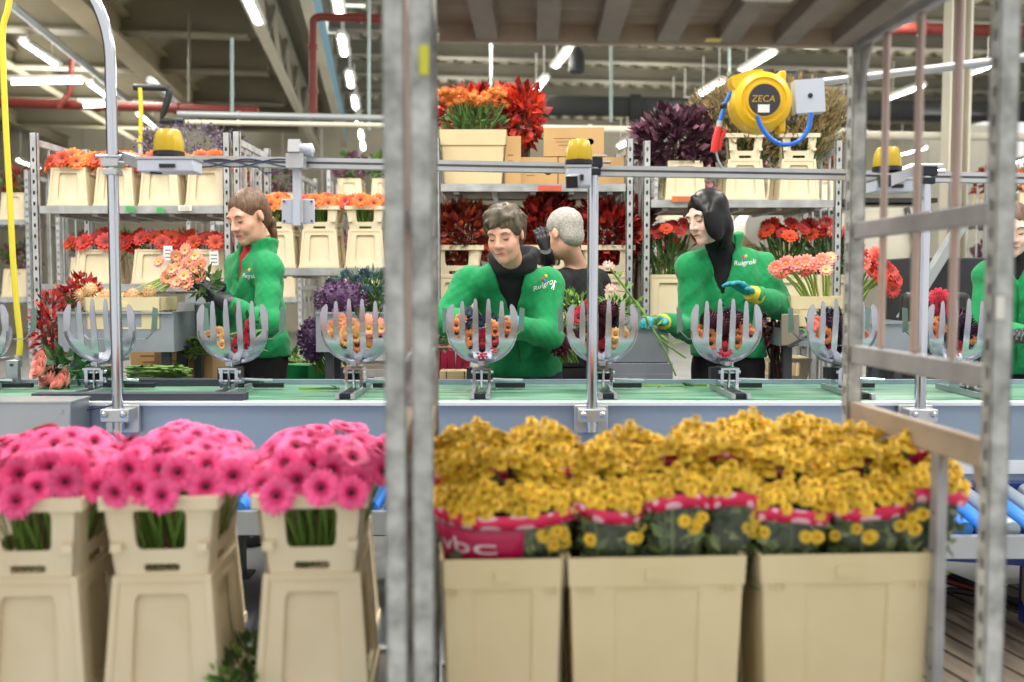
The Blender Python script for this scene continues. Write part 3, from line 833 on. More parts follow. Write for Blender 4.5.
# blue machine frame at the right
bluem = mat('dark_blue_machine', (34, 52, 122), .45, .1, .1, 4)
t = thing('roller_machine', 'dark blue machine frame with a slanted roller bed at the lower right', 'machine', (1.78, 3.25, 0))
mb = MB(); mb.box((0, .275, .45), (1.0, .05, .16)); mb.build('back_plate', bluem, t)
mb = MB(); mb.box((.34, -.22, .50), (.34, .05, .36)); o = mb.build('side_plate', bluem, t); bevel(o, .006)
m2 = MB()
for z in (.4, .52, .62): m2.tube([(.25, -.252, z), (.25, -.242, z)], .012, 10)
m2.build('bolt', chrome, o)
for j in range(11):
    mb = MB(); mb.tube([(-.42+j*.075, -.12, .455), (-.42+j*.075, .245, .505)], .027, 12); mb.build('roller', roll_m if j in (0, 1, 2, 4) else rollgrey, t)
mb = MB(); mb.bar((-.48, -.15, .41), (.2, -.15, .41), .03, .07); mb.build('front_rail', steel, t)
mb = MB(); mb.bar((-.45, .1, .36), (.5, .1, .3), .06, .1); mb.bar((.2, -.2, .26), (.55, -.35, .1), .04, .06); mb.build('lower_beam', bluem, t)
for x in (.06, .42):
    for y in (-.1, .25):
        mb = MB(); mb.box((x, y, .19), (.05, .05, .38)); mb.build('leg', bluem, t)
t = thing('cable_coil', 'black and red cables lying under the blue machine at the lower right', 'cable', (1.62, 3.75, .02))
for q, (m_, r) in enumerate(((black, .013), (red_m, .012), (black, .016))):
    mb = MB(); mb.tube([(-.5+.06*q, .1*math.sin(q), .01), (-.2, -.08+.05*q, .02), (.05, .06*q, .05+.02*q), (.3, -.05-.06*q, .02), (.62, .1-.08*q, .06)], r, 8); mb.build('cable', m_, t)
carton('small brown carton on the floor at the right edge under the blue machine', (1.86, 3.35, .12), (.2, .2, .16), R(-20), card_m, False)
# plank floor strip at the lower right
t = thing('slatted_floor_grid', 'dark wooden slatted grid on the floor at the lower right', 'floor grid', (1.55, 3.35, 0), R(12))
for j in range(13):
    mb = MB(); mb.box((-.6+j*.1, 0, .015), (.082, 1.0, .03)); mb.build('slat', mat('grey_wood_slat', (112, 100, 88), .7, 0, .2, 5, .1, stretch=(8, 1, 8)), t)
mb = MB(); [mb.box((0, y, .004), (1.3, .06, .008)) for y in (-.4, .4)]; mb.build('cross_batten', dgrey, t)

# control box front left
t = thing('control_box', 'long brushed steel box mounted on the conveyor front at the left edge', 'box', (P(10, 420, 3.42).x, 3.47, P(10, 418, 3.45).z))
mb = MB(); mb.box((0, 0, 0), (.44, .16, .12)); o = mb.build('body', steel, t); bevel(o, .004)
mb = MB(); mb.tube([(.19, -.085, .03), (.19, -.078, .03)], .008, 10); mb.build('screw', chrome, t)
mb = MB(); mb.box((0, 0, .062), (.45, .17, .006)); mb.build('lid', steel, t)
# dark strips on the belt
for (x0, x1, Y, lab) in ((36, 246, 3.63, 'dark rubber strip lying on the front belt edge at the left'), (126, 262, 4.17, 'dark rubber strip on the rear belt edge behind the second holder'),
                         (-20, 10, 4.17, 'short dark rubber strip on the rear belt edge at the left edge')):
    a, c = P(x0, 396, Y).x, P(x1, 396, Y).x
    mb = MB(); mb.box((0, 0, 0), (c-a, .07, .028)); o = mb.build('rubber_strip', rubber, None, loc=((a+c)/2, Y, BZ+.014)); tag(o, lab, 'rubber strip')

# ------------------------------------------------------------------ bouquet holders
hold_m = mat('brushed_holder_steel', (190, 192, 202), .26, .92, .04, 6)
def bowl(z): return .055*max(0, 1-z/.16)**2
def holder_profile(half=.139, rise=.105, tops=(.24, .253, .262, .262, .253, .24), rim=.042, tw=.021, tips_in=.022):
    """outline of a six-tined comb: round bottom, six tines up"""
    cz = half
    out = []
    xs = [(-half+tips_in*.5)+i*(2*half-tips_in)/5 for i in range(6)]
    N = 26
    for i in range(N+1):
        a = PI+PI*i/N; out.append((half*math.cos(a), cz+half*math.sin(a)))
    # up the right side, then zigzag to the left
    def inner(x):
        return .046+.064*min(1.25, abs(x)/.1)**2.1
    seq = []
    for i in range(5, -1, -1):
        x = xs[i]; w0 = tw*(.56 if 0 < i < 5 else .62); w1 = tw*.32
        lean = -tips_in*(1 if i == 5 else -1 if i == 0 else 0)*.6
        if i == 5: seq += [(half, cz+.06), (x+lean+w1+.006, tops[i]-.012)]
        else: seq += [(x+w0, inner(x+w0)+.008), (x+w0*.95+lean*.3, tops[i]-.07), (x+lean+w1, tops[i]-.012)]
        seq += [(x+lean+w1*.5, tops[i]-.002), (x+lean-w1*.5, tops[i]-.002)]
        if i == 0: seq += [(x+lean-w1-.006, tops[i]-.012), (-half, cz+.06)]
        else: seq += [(x+lean-w1, tops[i]-.012), (x-w0*.95+lean*.3, tops[i]-.07), (x-w0, inner(x-w0)+.008), ((x+xs[i-1])/2, inner((x+xs[i-1])/2)-.004)]
    return out+seq
mb = MB(); mb.plate(holder_profile(), [], .004, lambda u, v, w: Vector((u, w+bowl(v), v))); comb_me = mb.mesh('comb', hold_m, angle=60)
mb = MB()
N = 30; ro, ri = .116, .099; o_ = []
for i in range(N+1):
    a = R(165)+R(210)*i/N; o_.append((ro*math.cos(a), .122+ro*math.sin(a)))
for i in range(N+1):
    a = R(15)-R(210)*i/N; k = ri; o_.append((k*math.cos(a), .124+k*math.sin(a)))
mb.plate(o_, [], .004, lambda u, v, w: Vector((u, w, v)))
cres_me = mb.mesh('inner_arc', hold_m, angle=30)
mb = MB(); mb.plate([(-.012, 0), (.012, .01), (.011, .1), (-.009, .105)], [], .004, lambda u, v, w: Vector((u, w, v))); fin_me = mb.mesh('side_fin', mat('green_grey_fin', (120, 150, 140), .4, .6), angle=30)
mb = MB()
for i in range(N+1):
    a = R(185)+R(170)*i/N
pts = [(.136*math.cos(R(183)+R(174)*i/N), 0, .139+.136*math.sin(R(183)+R(174)*i/N)) for i in range(N+1)]
vs = []; fs = []
for p in pts: yo = bowl(p[2]); vs += [(p[0], yo, p[2]), (p[0], yo-.014, p[2]), (p[0]*.985, yo-.014, .139+(p[2]-.139)*.985), (p[0]*.985, yo, .139+(p[2]-.139)*.985)]
for i in range(N):
    for j in range(4): fs.append((i*4+j, i*4+(j+1) % 4, (i+1)*4+(j+1) % 4, (i+1)*4+j))
mb.add(vs, fs); lip_me = mb.mesh('rim_lip', hold_m, angle=30)
darkmech = mat('dark_mechanism', (44, 48, 56), .45, .5)
def clampm():
    mb = MB(); mb.box((0, .0, .07), (.05, .07, .05), mi=1); mb.box((-.028, -.02, .055), (.012, .09, .09)); mb.box((.03, -.02, .055), (.012, .09, .09))
    mb.tube([(-.04, -.05, .085), (.045, -.05, .085)], .007, 8); mb.tube([(-.04, -.05, .05), (.045, -.05, .05)], .006, 8)
    mb.box((0, -.03, .098), (.07, .1, .008)); mb.tube([(0, -.055, .02), (0, -.055, .1)], .006, 8); mb.box((-.045, .02, .075), (.03, .05, .045), mi=1)
    mb.tube([(.012, -.06, .105), (.012, -.06, .125)], .004, 6)
    return mb.mesh('clamp', [chrome, darkmech], angle=30)
clamp_me = clampm()
mb = MB(); mb.box((-.028, -.06, .012), (.014, .42, .02)); raill_me = mb.mesh('slide_rail', steel)
mb = MB(); mb.box((.028, -.06, .012), (.014, .42, .02)); railr_me = mb.mesh('slide_rail', steel)
mb = MB(); mb.box((0, -.22, .012), (.05, .05, .02)); foot_me = mb.mesh('stop_block', darkmech)
mb = MB(); mb.tube([(.04, -.02, .055), (.16, -.02, .05)], .0055, 8); rod_me = mb.mesh('chrome_rod', chrome)
mb = MB(); mb.box((.11, .12, .016), (.12, .022, .018)); bar_me = mb.mesh('black_bar', black)
mb = MB(); mb.bar((0, -.05, .115), (0, .26, .115), .03, .012); arm_me = mb.mesh('carrier_arm', steel)
HOLD = []
hlab = ['nearest the left edge, mostly outside the picture', 'behind the curved tube at the left', 'in front of the woman in black gloves', 'in front of the purple statice, left of the tall steel posts', 'in front of the grey-haired woman',
        'behind the middle chrome post', 'in front of the black-haired woman', 'behind the right trolley post', 'in front of the woman at the right edge']
for q, px in enumerate((-26, 100, 233, 356, 482, 602, 726, 842, 961)):
    p = P(px, 366, 3.9)
    t = thing('bouquet_holder', 'steel six-tined bouquet holder '+hlab[q], 'bouquet holder', (p.x, 3.9, BZ), 0, 'bouquet holders on the belt')
    inst('front_comb', comb_me, t, (0, 0, .107)); inst('rim_lip', lip_me, t, (0, 0, .107)); inst('inner_arc', cres_me, t, (0, .075, .107))
    for sg in (-1, 1): inst('side_fin', fin_me, t, (sg*.152, .17, .225), (0, sg*.06, 0)); 
    b_ = MB(); b_.bar((-.15, .174, .232), (-.118, .174, .2), .012, .004); b_.bar((.15, .174, .232), (.118, .174, .2), .012, .004); b_.bar((-.12, .174, .2), (.12, .174, .2), .012, .004); b_.bar((0, .174, .2), (0, .174, .12), .03, .004); b_.build('fin_bracket', steel, t)
    inst('clamp', clamp_me, t); inst('slide_rail', raill_me, t); inst('slide_rail', railr_me, t); inst('stop_block', foot_me, t); inst('chrome_rod', rod_me, t); inst('black_bar', bar_me, t); inst('carrier_arm', arm_me, t)
    HOLD.append(p.x)

# bouquets lying in the holders, heads towards the camera
plume_m = [mat('burgundy_plume', (86, 30, 54), .6, 0, .3, 40), mat('burgundy_plume_light', (130, 54, 74), .6, 0, .3, 40)]
plumev_m = [mat('violet_plume', (74, 40, 70), .6, 0, .3, 40), mat('violet_plume_light', (110, 70, 104), .6, 0, .3, 40)]
PL_ME = ball_mesh('plume', plume_m, .05, 160, .016); PLV_ME = ball_mesh('plume', plumev_m, .05, 160, .016)
peach2_p = petal_mat('apricot_petal', (206, 96, 50), (238, 160, 100), .004, .02)
AP_ME = gerbera_mesh('bloom', peach2_p, brown_c, .022, low=True, cup=.7)
blue_th = mat('blue_thistle', (70, 92, 112), .6, 0, .3, 40)
TH_ME = ball_mesh('thistle_head', blue_th, .017, 40, .028)
def bouquet(x, label, blooms, plumes=(), leaves=40, y=3.965, z=BZ+.107, th=0):
    t = thing('bouquet', label, 'bouquet', (x, y, z))
    mb = MB(); 
    tops = [(bx, 0.02, bz) for _, bx, bz, _ in blooms]
    for tp in tops: mb.tube([tp, (tp[0]*.7, .16, tp[2]*.8+.03), (tp[0]*.5, .34, .12)], .003, 5, 0, caps=False)
    mb.build('stems', stemgreen, t)
    mb = MB(); leaves_cloud(mb, (0, .06, .125), (.105, .05, .075), leaves, .05, .022, [0, 1], .2, .1); mb.build('foliage', [leafgreen, darkgreen], t)
    for me, bx, bz, s in blooms:
        inst('bloom', me, t, (bx, rnd(-.03, .0), bz+.012), look_rot((bx*1.5, -1, rnd(-.1, .35))), s*1.2)
        if len(blooms) > 7 or abs(bx) > .04:
            inst('bloom', me, t, (bx*.8+rnd(-.012, .012), rnd(.005, .03), bz+.012+rnd(.012, .028)), look_rot((bx*1.5+rnd(-.4, .4), -1, rnd(-.1, .5))), s*1.1)
    for me, bx, bz, s in plumes:
        inst('plume', me, t, (bx, rnd(.0, .03), bz), look_rot((bx, -.7, .6)), s)
    for _ in range(th):
        inst('thistle_head', TH_ME, t, (rnd(-.08, .08), rnd(0, .06), rnd(.15, .2)), (rnd(-.5, .5), rnd(-.5, .5), 0), 1)
    return t
A_, D_, S_, Pc = AP_ME, DRED_ME, SALM_ME, PEACH_ME
bouquet(HOLD[2], 'sparse bouquet of dark red and peach blooms in the holder before the black gloves', [(D_, .0, .055, 1), (D_, .01, .085, .9), (D_, .052, .06, 1), (D_, .06, .085, .9), (Pc, -.055, .062, .9), (Pc, -.098, .1, 1), (D_, .05, .12, .7)], [], 26)
bouquet(HOLD[3], 'peach and yellow bouquet with a red bloom low down, left of the tall posts', [(Pc, -.09, .1, 1.2), (S_, -.095, .135, .9), (S_, -.09, .07, .9), (D_, -.048, .055, 1), (Pc, -.045, .085, 1.2), (Pc, -.04, .12, 1.1), (D_, -.002, .04, .9), (A_, .0, .065, 1.2), (Pc, -.005, .1, 1.2), (S_, .045, .06, 1.), (S_, .05, .095, 1.1), (S_, .045, .13, 1.1), (A_, .09, .1, 1.1), (S_, .095, .13, .9)], [], 40)
bouquet(HOLD[4], 'bouquet of apricot and dark red blooms before the grey-haired woman', [(A_, -.1, .11, 1.2), (A_, -.1, .14, 1.1), (A_, -.075, .08, 1.2), (D_, -.05, .065, 1.2), (A_, -.048, .095, 1.3), (D_, 0, .045, 1.4), (D_, .005, .08, 1.2), (D_, .05, .06, 1.1), (D_, .045, .09, 1.1), (A_, .05, .12, 1.2), (A_, .095, .1, 1.2), (D_, .09, .085, .9), (A_, .1, .135, 1.1)], [], 60, th=5)
bouquet(HOLD[5], 'bouquet with a large burgundy plume and yellow blooms behind the chrome post', [(Pc, .05, .075, 1.1), (Pc, .055, .105, 1.1), (D_, .005, .045, 1.2), (D_, .02, .065, 1), (A_, -.06, .085, 1.), (Pc, .09, .1, 1.1), (D_, -.06, .19, 1.1), (D_, -.085, .17, 1.1)], [(PL_ME, .02, .17, 1.2), (PL_ME, .03, .21, 1.), (PL_ME, -.02, .13, .9), (PL_ME, -.1, .11, .7), (PL_ME, -.12, .08, .6)], 70, th=3)
bouquet(HOLD[6], 'bouquet with wide burgundy plumes over apricot blooms before the black-haired woman', [(A_, -.05, .07, 1.2), (A_, -.055, .1, 1.2), (A_, -.1, .1, 1.1), (D_, .002, .045, 1.2), (A_, .05, .075, 1.2), (A_, .055, .1, 1.2), (A_, .1, .1, 1.2), (A_, .09, .125, 1.1)], [(PL_ME, -.045, .17, 1.), (PL_ME, .0, .15, 1.15), (PL_ME, .045, .17, 1.1), (PL_ME, .005, .11, .9)], 50, th=3)
bouquet(HOLD[7], 'bouquet with a violet plume and coral blooms behind the right trolley post', [(D_, -.045, .06, 1.3), (A_, -.05, .1, 1.3), (CORAL_ME, -.07, .08, .6), (Pc, .05, .1, 1.2), (CORAL_ME, -.1, .14, .6), (A_, .09, .1, 1.1)], [(PLV_ME, .0, .16, 1.2), (PLV_ME, .01, .11, 1.)], 60, th=3)
bouquet(HOLD[8], 'bouquet with tall violet plumes before the woman at the right edge', [(D_, .0, .05, 1.2), (A_, -.09, .11, 1.2), (D_, -.095, .08, 1), (A_, .05, .09, 1.1), (D_, -.07, .22, 1.6), (A_, -.06, .13, 1)], [(PLV_ME, .02, .17, 1.2), (PLV_ME, .05, .14, 1.), (PLV_ME, .01, .12, 1.1)], 90)

# ------------------------------------------------------------------ chrome posts, rails, beacons
def clamp_post(px, ytop, label, curve=False):
    p = P(px, 410, 3.5); x = p.x; z0 = P(px, 426, 3.5).z
    t = thing('chrome_post', label, 'post', (x, 3.5, z0))
    ztop = P(px, ytop, 3.5).z-z0; r = .0195
    mb = MB()
    if curve:
        zz = P(px, 60, 3.5).z-z0; q = P(84, -6, 3.5); d = q.x-x
        pts = [(0, 0, -.02), (0, 0, zz)]+[(-.45+.45*math.cos(a), 0, zz+.45*math.sin(a)) for a in [R(6*i) for i in range(1, 11)]]
        mb.tube(pts, r, 20)
    else: mb.tube([(0, 0, -.02), (0, 0, ztop)], r, 20)
    mb.build('tube', chrome, t)
    if not curve:
        mb = MB(); mb.lathe([(.021, ztop-.004), (.021, ztop+.004), (.0, ztop+.006)], 20); mb.build('end_cap', black, t)
    mb = MB(); mb.box((0, .005, .04), (.1, .08, .045)); mb.box((0, .045, .02), (.12, .02, .1)); o = mb.build('bracket', alu, t); bevel(o, .003)
    for s in (-1, 1):
        mb = MB(); mb.lathe([(.011, 0), (.011, .008), (.006, .012)], 10, Matrix.Translation((s*.033, -.036, .045)) @ Matrix.Rotation(PI/2, 4, 'X')); mb.build('bolt', chrome, o)
    mb = MB(); zc = P(px, 163 if px < 300 else 163 if px < 700 else 172, 3.5).z-z0
    mb.box((0, -.0, zc), (.062, .062, .03)); mb.box((0, .0, zc-.032), (.05, .055, .022)); o = mb.build('rail_clamp', alu if px < 300 else darkmech, t); bevel(o, .003)
    mb = MB(); mb.tube([(.03, -.02, zc), (.06, -.02, zc)], .006, 8); mb.tube([(-.045, -.03, zc+.02), (.045, -.03, zc+.02)], .005, 8); mb.build('clamp_bolt', chrome, o)
    return t
clamp_post(118, 0, 'chrome post with a curved top at the left, fixed to the conveyor', True)
clamp_post(592, 157, 'straight chrome post in the middle, fixed to the conveyor front')
clamp_post(920, 166, 'straight chrome post seen through the right trolley side')
YRL = 3.56
def profile_rail(a, c, label):
    a = Vector(a); c = Vector(c); m_ = (a+c)/2
    t = thing('profile_rail', label, 'rail', m_)
    mb = MB(); mb.bar(a-m_, c-m_, .036, .036); mb.build('profile', alu, t)
    mb = MB()
    mb.bar(a-m_+Vector((0, -.0185, 0)), c-m_+Vector((0, -.0185, 0)), .001, .008); mb.build('groove', dgrey, t)
    for e, s in ((a, -1), (c, 1)):
        d = (c-a).normalized(); mb = MB(); mb.bar(e-m_, e-m_+d*s*.004, .038, .038); mb.build('end_cap', black, t)
    return t
profile_rail(P(186, 161, YRL), P(588, 168.5, YRL), 'aluminium profile rail from the left chrome post to the middle one')
profile_rail(P(596, 171, YRL), P(846, 175, YRL), 'aluminium profile rail from the middle chrome post to the right trolley')
profile_rail(P(850, 176, YRL+.05), P(1060, 179, YRL+.05), 'aluminium profile rail at the far right behind the slats')
for (pa, pb, lab) in ((P(124, 157, 3.54), P(156, 168, 3.25), 'short aluminium side arm on the left chrome post'), (P(588, 166, 3.52), P(572, 182, 3.2), 'short aluminium side arm on the middle chrome post'),
                      (P(917, 168, 3.52), P(885, 181, 3.2), 'short aluminium side arm on the right chrome post')):
    profile_rail(pa, pb, lab)
yel = mat('yellow_beacon', (190, 160, 24), .3, 0, .04, 6)
def beacon(px, py, Y, label, h=27, w=30):
    s = Y/1000; p = P(px, py+h*.5, Y)
    t = thing('beacon_lamp', label, 'beacon lamp', p)
    hh = h*s; r = w*s/2
    mb = MB(); n = 28; vs = []; fs = []
    pr = [(r*.97, .2*hh), (r*.98, .35*hh), (r*.92, .65*hh), (r*.78, .93*hh), (r*.66, hh), (0, hh*1.01)]
    for rr, z in pr:
        for j in range(n): a = 2*PI*j/n; q = rr*(1-.04*(j % 2)); vs.append((q*math.cos(a), q*math.sin(a), z))
    for i in range(len(pr)-1):
        for j in range(n): fs.append((i*n+j, i*n+(j+1) % n, (i+1)*n+(j+1) % n, (i+1)*n+j))
    mb.add(vs, fs); mb.build('lens', yel, t, angle=30)
    mb = MB(); mb.lathe([(r*.9, 0), (r*1.02, .03*hh), (r*1.02, .2*hh), (r*.9, .22*hh)], 28); mb.build('base_ring', black, t)
    return t
beacon(169, 144, 3.3, 'yellow beacon lamp on the left chrome post')
beacon(579, 153, 3.3, 'yellow beacon lamp beside the middle chrome post', 25, 27)
beacon(887, 160, 3.3, 'yellow beacon lamp behind the right trolley slats', 24, 28)
grey_box = mat('pale_grey_box', (196, 204, 216), .4, .2)
def sensor_box(pa, w, h, d, label):
    t = thing('sensor_box', label, 'sensor box', pa)
    mb = MB(); mb.box((0, 0, 0), (w, d, h)); o = mb.build('housing', grey_box, t); bevel(o, .004)
    mb = MB(); mb.box((w*.05, -d/2-.003, -h*.05), (w*.28, .006, h*.3)); mb.build('socket', black, t)
    mb = MB(); mb.box((0, 0, h/2+.004), (w*1.03, d*1.05, .008)); mb.build('lid', alu, t)
sensor_box(P(170, 167, 3.28), .18, .04, .1, 'pale grey sensor box under the left yellow beacon')
sensor_box(P(578, 178, 3.3), .08, .06, .09, 'grey box below the beacon beside the middle chrome post')
sensor_box(P(890, 187, 3.4), .13, .04, .1, 'brown-grey sensor box under the right yellow beacon')
# hanging sensor plate
p = P(297, 172, 3.5); t = thing('sensor_bracket', 'grey upright bracket with a square plate hanging from the rail', 'sensor bracket', p); s = .0035
mb = MB(); mb.box((0, 0, -.085), (.026, .026, .2)); mb.build('upright', grey_box, t)
mb = MB(); mb.box((0, .012, -.135), (.115, .006, .085)); o = mb.build('plate', grey_box, t); bevel(o, .003)
m2 = MB(); [m2.tube([(i*.048, .008, -.135+j*.034), (i*.048, .004, -.135+j*.034)], .004, 8) for i in (-1, 1) for j in (-1, 1)]; m2.build('rivet', dgrey, o)
mb = MB(); mb.box((.018, .0, -.135), (.008, .03, .083)); mb.build('fin', alu, t)
mb = MB(); mb.box((0, -.01, .035), (.06, .06, .05)); mb.build('clamp', alu, t)
mb = MB(); mb.bar((0, -.05, .085), (0, .05, .06), .04, .045); mb.build('arm_end', alu, t)
mb = MB(); mb.lathe([(.0, -.03), (.022, -.03), (.024, .02), (.0, .03)], 14, Matrix.Translation((.034, 0, .075)) @ Matrix.Rotation(PI/2, 4, 'Y')); mb.build('knob', grey_box, t)
# loose cable along the rail
t = thing('cable', 'thin dark cable looping along the rail between the left post and the sensor plate', 'cable', P(190, 160, 3.5)); o0 = P(190, 160, 3.5)
for q in range(3):
    mb = MB(); mb.tube([P(px, 163+4*math.sin(px*.07+q*2)+(6 if px > 262 and q == 1 else 0), 3.53-.0*q)-o0 for px in range(150, 296, 6)], .0028, 6); mb.build('strand', mat('blue_black_cable', (44, 50, 84), .5), t)
t = thing('cable', 'thin dark cable sagging along the conveyor front below the left holder', 'cable', P(60, 408, 3.5)); o0 = P(60, 408, 3.5)
mb = MB(); mb.tube([P(px, 403+8*math.sin((px-20)/100*PI), 3.53)-o0 for px in range(20, 122, 6)], .0032, 6); mb.build('strand', mat('blue_black_cable', (44, 50, 84), .5), t)
mb = MB(); [mb.box(P(px, 403+8*math.sin((px-20)/100*PI), 3.545)-o0, (.012, .03, .012)) for px in (26, 116)]; mb.build('clip', black, t)

# ------------------------------------------------------------------ hose reel on its arm
YRE = 3.4; s = YRE/1000
p = P(760, 103, YRE)
yreel = mat('reel_yellow', (232, 186, 30), .35, 0, .03, 6)
t = thing('hose_reel', 'round yellow hose reel with a black hub hanging above the right trolley', 'hose reel', p)
Mx = Matrix.Rotation(PI/2, 4, 'X')
mb = MB(); r = 30*s
mb.lathe([(r*.3, -.065), (r*.88, -.06), (r*.99, -.04), (r, 0), (r*.99, .02), (r*.93, .045), (r*.74, .058), (r*.7, .053), (r*.62, .053), (r*.58, .06), (0, .06)], 40, Mx)
o = mb.build('drum', yreel, t, angle=30)
mb = MB(); ol = [(-30*s, 16*s), (-31*s, 24*s), (-12*s, 30*s), (0, 31*s), (0, 10*s), (-24*s, 8*s)]
mb.plate(ol, [], .07, lambda u, v, w: Vector((u, -.035+w, v))); mb.build('hose_guide', yreel, t)
for k in (-1, 1): mb = MB(); mb.box((20*s, 0, k*22*s), (7*s, .06, 16*s)); o = mb.build('lug', yreel, t); bevel(o, .006)
mb = MB(); mb.lathe([(0, .066), (r*.5, .066), (r*.52, .058)], 32, Mx); mb.build('hub', mat('hub_charcoal', (48, 50, 58), .4), t)
tm = text_mesh('ZECA', .031, .15)
xs = [v.co.x for v in tm.vertices]; mid = (min(xs)+max(xs))/2
for v in tm.vertices: v.co = (v.co.x-mid-.006, -.0672, v.co.y-.008)
tm.materials.append(yel); inst('lettering', tm, t)
mb = MB(); mb.box((-.004, -.067, -.03), (.038, .002, .026)); mb.build('label', mat('white_paper', (232, 232, 226), .6), t)
mb = MB(); mb.tube([(14*s, 0, 31*s), (35*s, 0, 31*s), (36*s, 0, 29*s), (36*s, 0, -14*s), (33*s, 0, -18*s), (22*s, 0, -19*s)], .005, 8); mb.build('hanger', dgrey, t)
hose_m = mat('blue_hose', (30, 110, 214), .35)
mb = MB(); pp = [P(*q, YRE-.09)-p for q in ((757, 116), (762, 128), (770, 138), (782, 144.5), (795, 143), (804, 136), (809, 126), (811, 113))]
sm = []
for i in range(len(pp)-1):
    for k in range(4):
        u = k/4; p0 = pp[max(i-1, 0)]; p1 = pp[i]; p2 = pp[i+1]; p3 = pp[min(i+2, len(pp)-1)]
        sm.append(.5*((2*p1)+(-p0+p2)*u+(2*p0-5*p1+4*p2-p3)*u*u+(-p0+3*p1-3*p2+p3)*u**3))
mb.tube(sm+[pp[-1]], .0075, 10); mb.build('hose', hose_m, t)
mb = MB(); mb.tube([P(731, 92, YRE)-p, P(725, 104, YRE)-p, P(720, 122, YRE)-p], .0075, 10); mb.build('outlet_hose', hose_m, t)
mb = MB(); mb.ellipsoid(P(723, 106, YRE)-p, (.012, .012, .012)); mb.build('hose_stop', black, t)
t = thing('air_gun', 'red air gun hanging from the blue hose left of the yellow reel', 'air gun', P(716, 140, YRE)); p = P(716, 140, YRE)
rg = mat('air_gun_red', (222, 52, 44), .35)
mb = MB(); mb.tube([P(719, 127, YRE)-p, P(716, 140, YRE)-p, P(714, 152, YRE)-p], [.012, .014, .012], 12); mb.build('body', rg, t)
mb = MB(); mb.tube([P(725, 130, YRE)-p, P(721, 138, YRE)-p, P(719, 150, YRE)-p], [.006, .009, .007], 10); mb.build('trigger', rg, t)
mb = MB(); mb.tube([P(716, 152, YRE)-p, P(718, 160, YRE)-p, P(722, 168, YRE)-p], .004, 8); mb.build('nozzle', alu, t)
mb = MB(); mb.tube([P(720, 121, YRE)-p, P(719, 128, YRE)-p], .01, 10); mb.build('coupling', alu, t)
p = P(808, 97, YRE); t = thing('reel_arm', 'square grey plate on a slanted aluminium arm holding the yellow reel', 'arm', p)
mb = MB(); mb.box((0, 0, 0), (.098, .05, .11), Matrix.Rotation(R(-4), 3, 'Y')); mb.build('plate', grey_box, t)
mb = MB(); mb.tube([(0, -.026, 0), (0, -.029, 0)], .008, 14); mb.build('hole', black, t)
mb = MB(); mb.tube([P(822, 82, YRE)-p, P(1070, 52, YRE-.35)-p], .014, 12); mb.build('tube', alu, t)
# yellow air hoses at the left
yh = mat('yellow_hose', (222, 206, 60), .4)
def hose(label, pix, Y, r=.0125):
    o0 = P(*pix[0], Y); pp = [P(*q, Y)-o0 for q in pix]; sm = []
    for i in range(len(pp)-1):
        for k in range(5):
            u = k/5; p0 = pp[max(i-1, 0)]; p1 = pp[i]; p2 = pp[i+1]; p3 = pp[min(i+2, len(pp)-1)]
            sm.append(.5*((2*p1)+(-p0+p2)*u+(2*p0-5*p1+4*p2-p3)*u*u+(-p0+3*p1-3*p2+p3)*u**3))
    t = thing('yellow_hose', label, 'hose', o0)
    mb = MB(); mb.tube(sm+[pp[-1]], r, 10); mb.build('hose', yh, t)
    mb = MB(); mb.tube([pp[-1]+Vector((0, 0, .03)), pp[-1]-Vector((0, 0, .02))], r*1.35, 10); mb.build('fitting', alu, t)
hose('thick yellow hose hanging down the left edge to the belt', [(12, -20), (8, 8), (3, 28), (3, 60), (6, 130), (10, 200), (13, 260), (17, 310), (20, 340), (18, 362)], 4.27)
hose('thin yellow hose hanging behind the curved tube', [(140, 88), (141, 110), (140, 152)], 6.58, .014)
t = thing('hose_bracket', 'small grey upright bracket at the foot of the yellow hose', 'bracket', P(14, 386, 4.2))
mb = MB(); mb.box((0, 0, .055), (.05, .03, .11)); o = mb.build('upright', steel, t); bevel(o, .003); mb = MB(); mb.tube([(0, -.017, .09), (0, -.02, .09)], .007, 10); mb.build('bolt', dgrey, t)
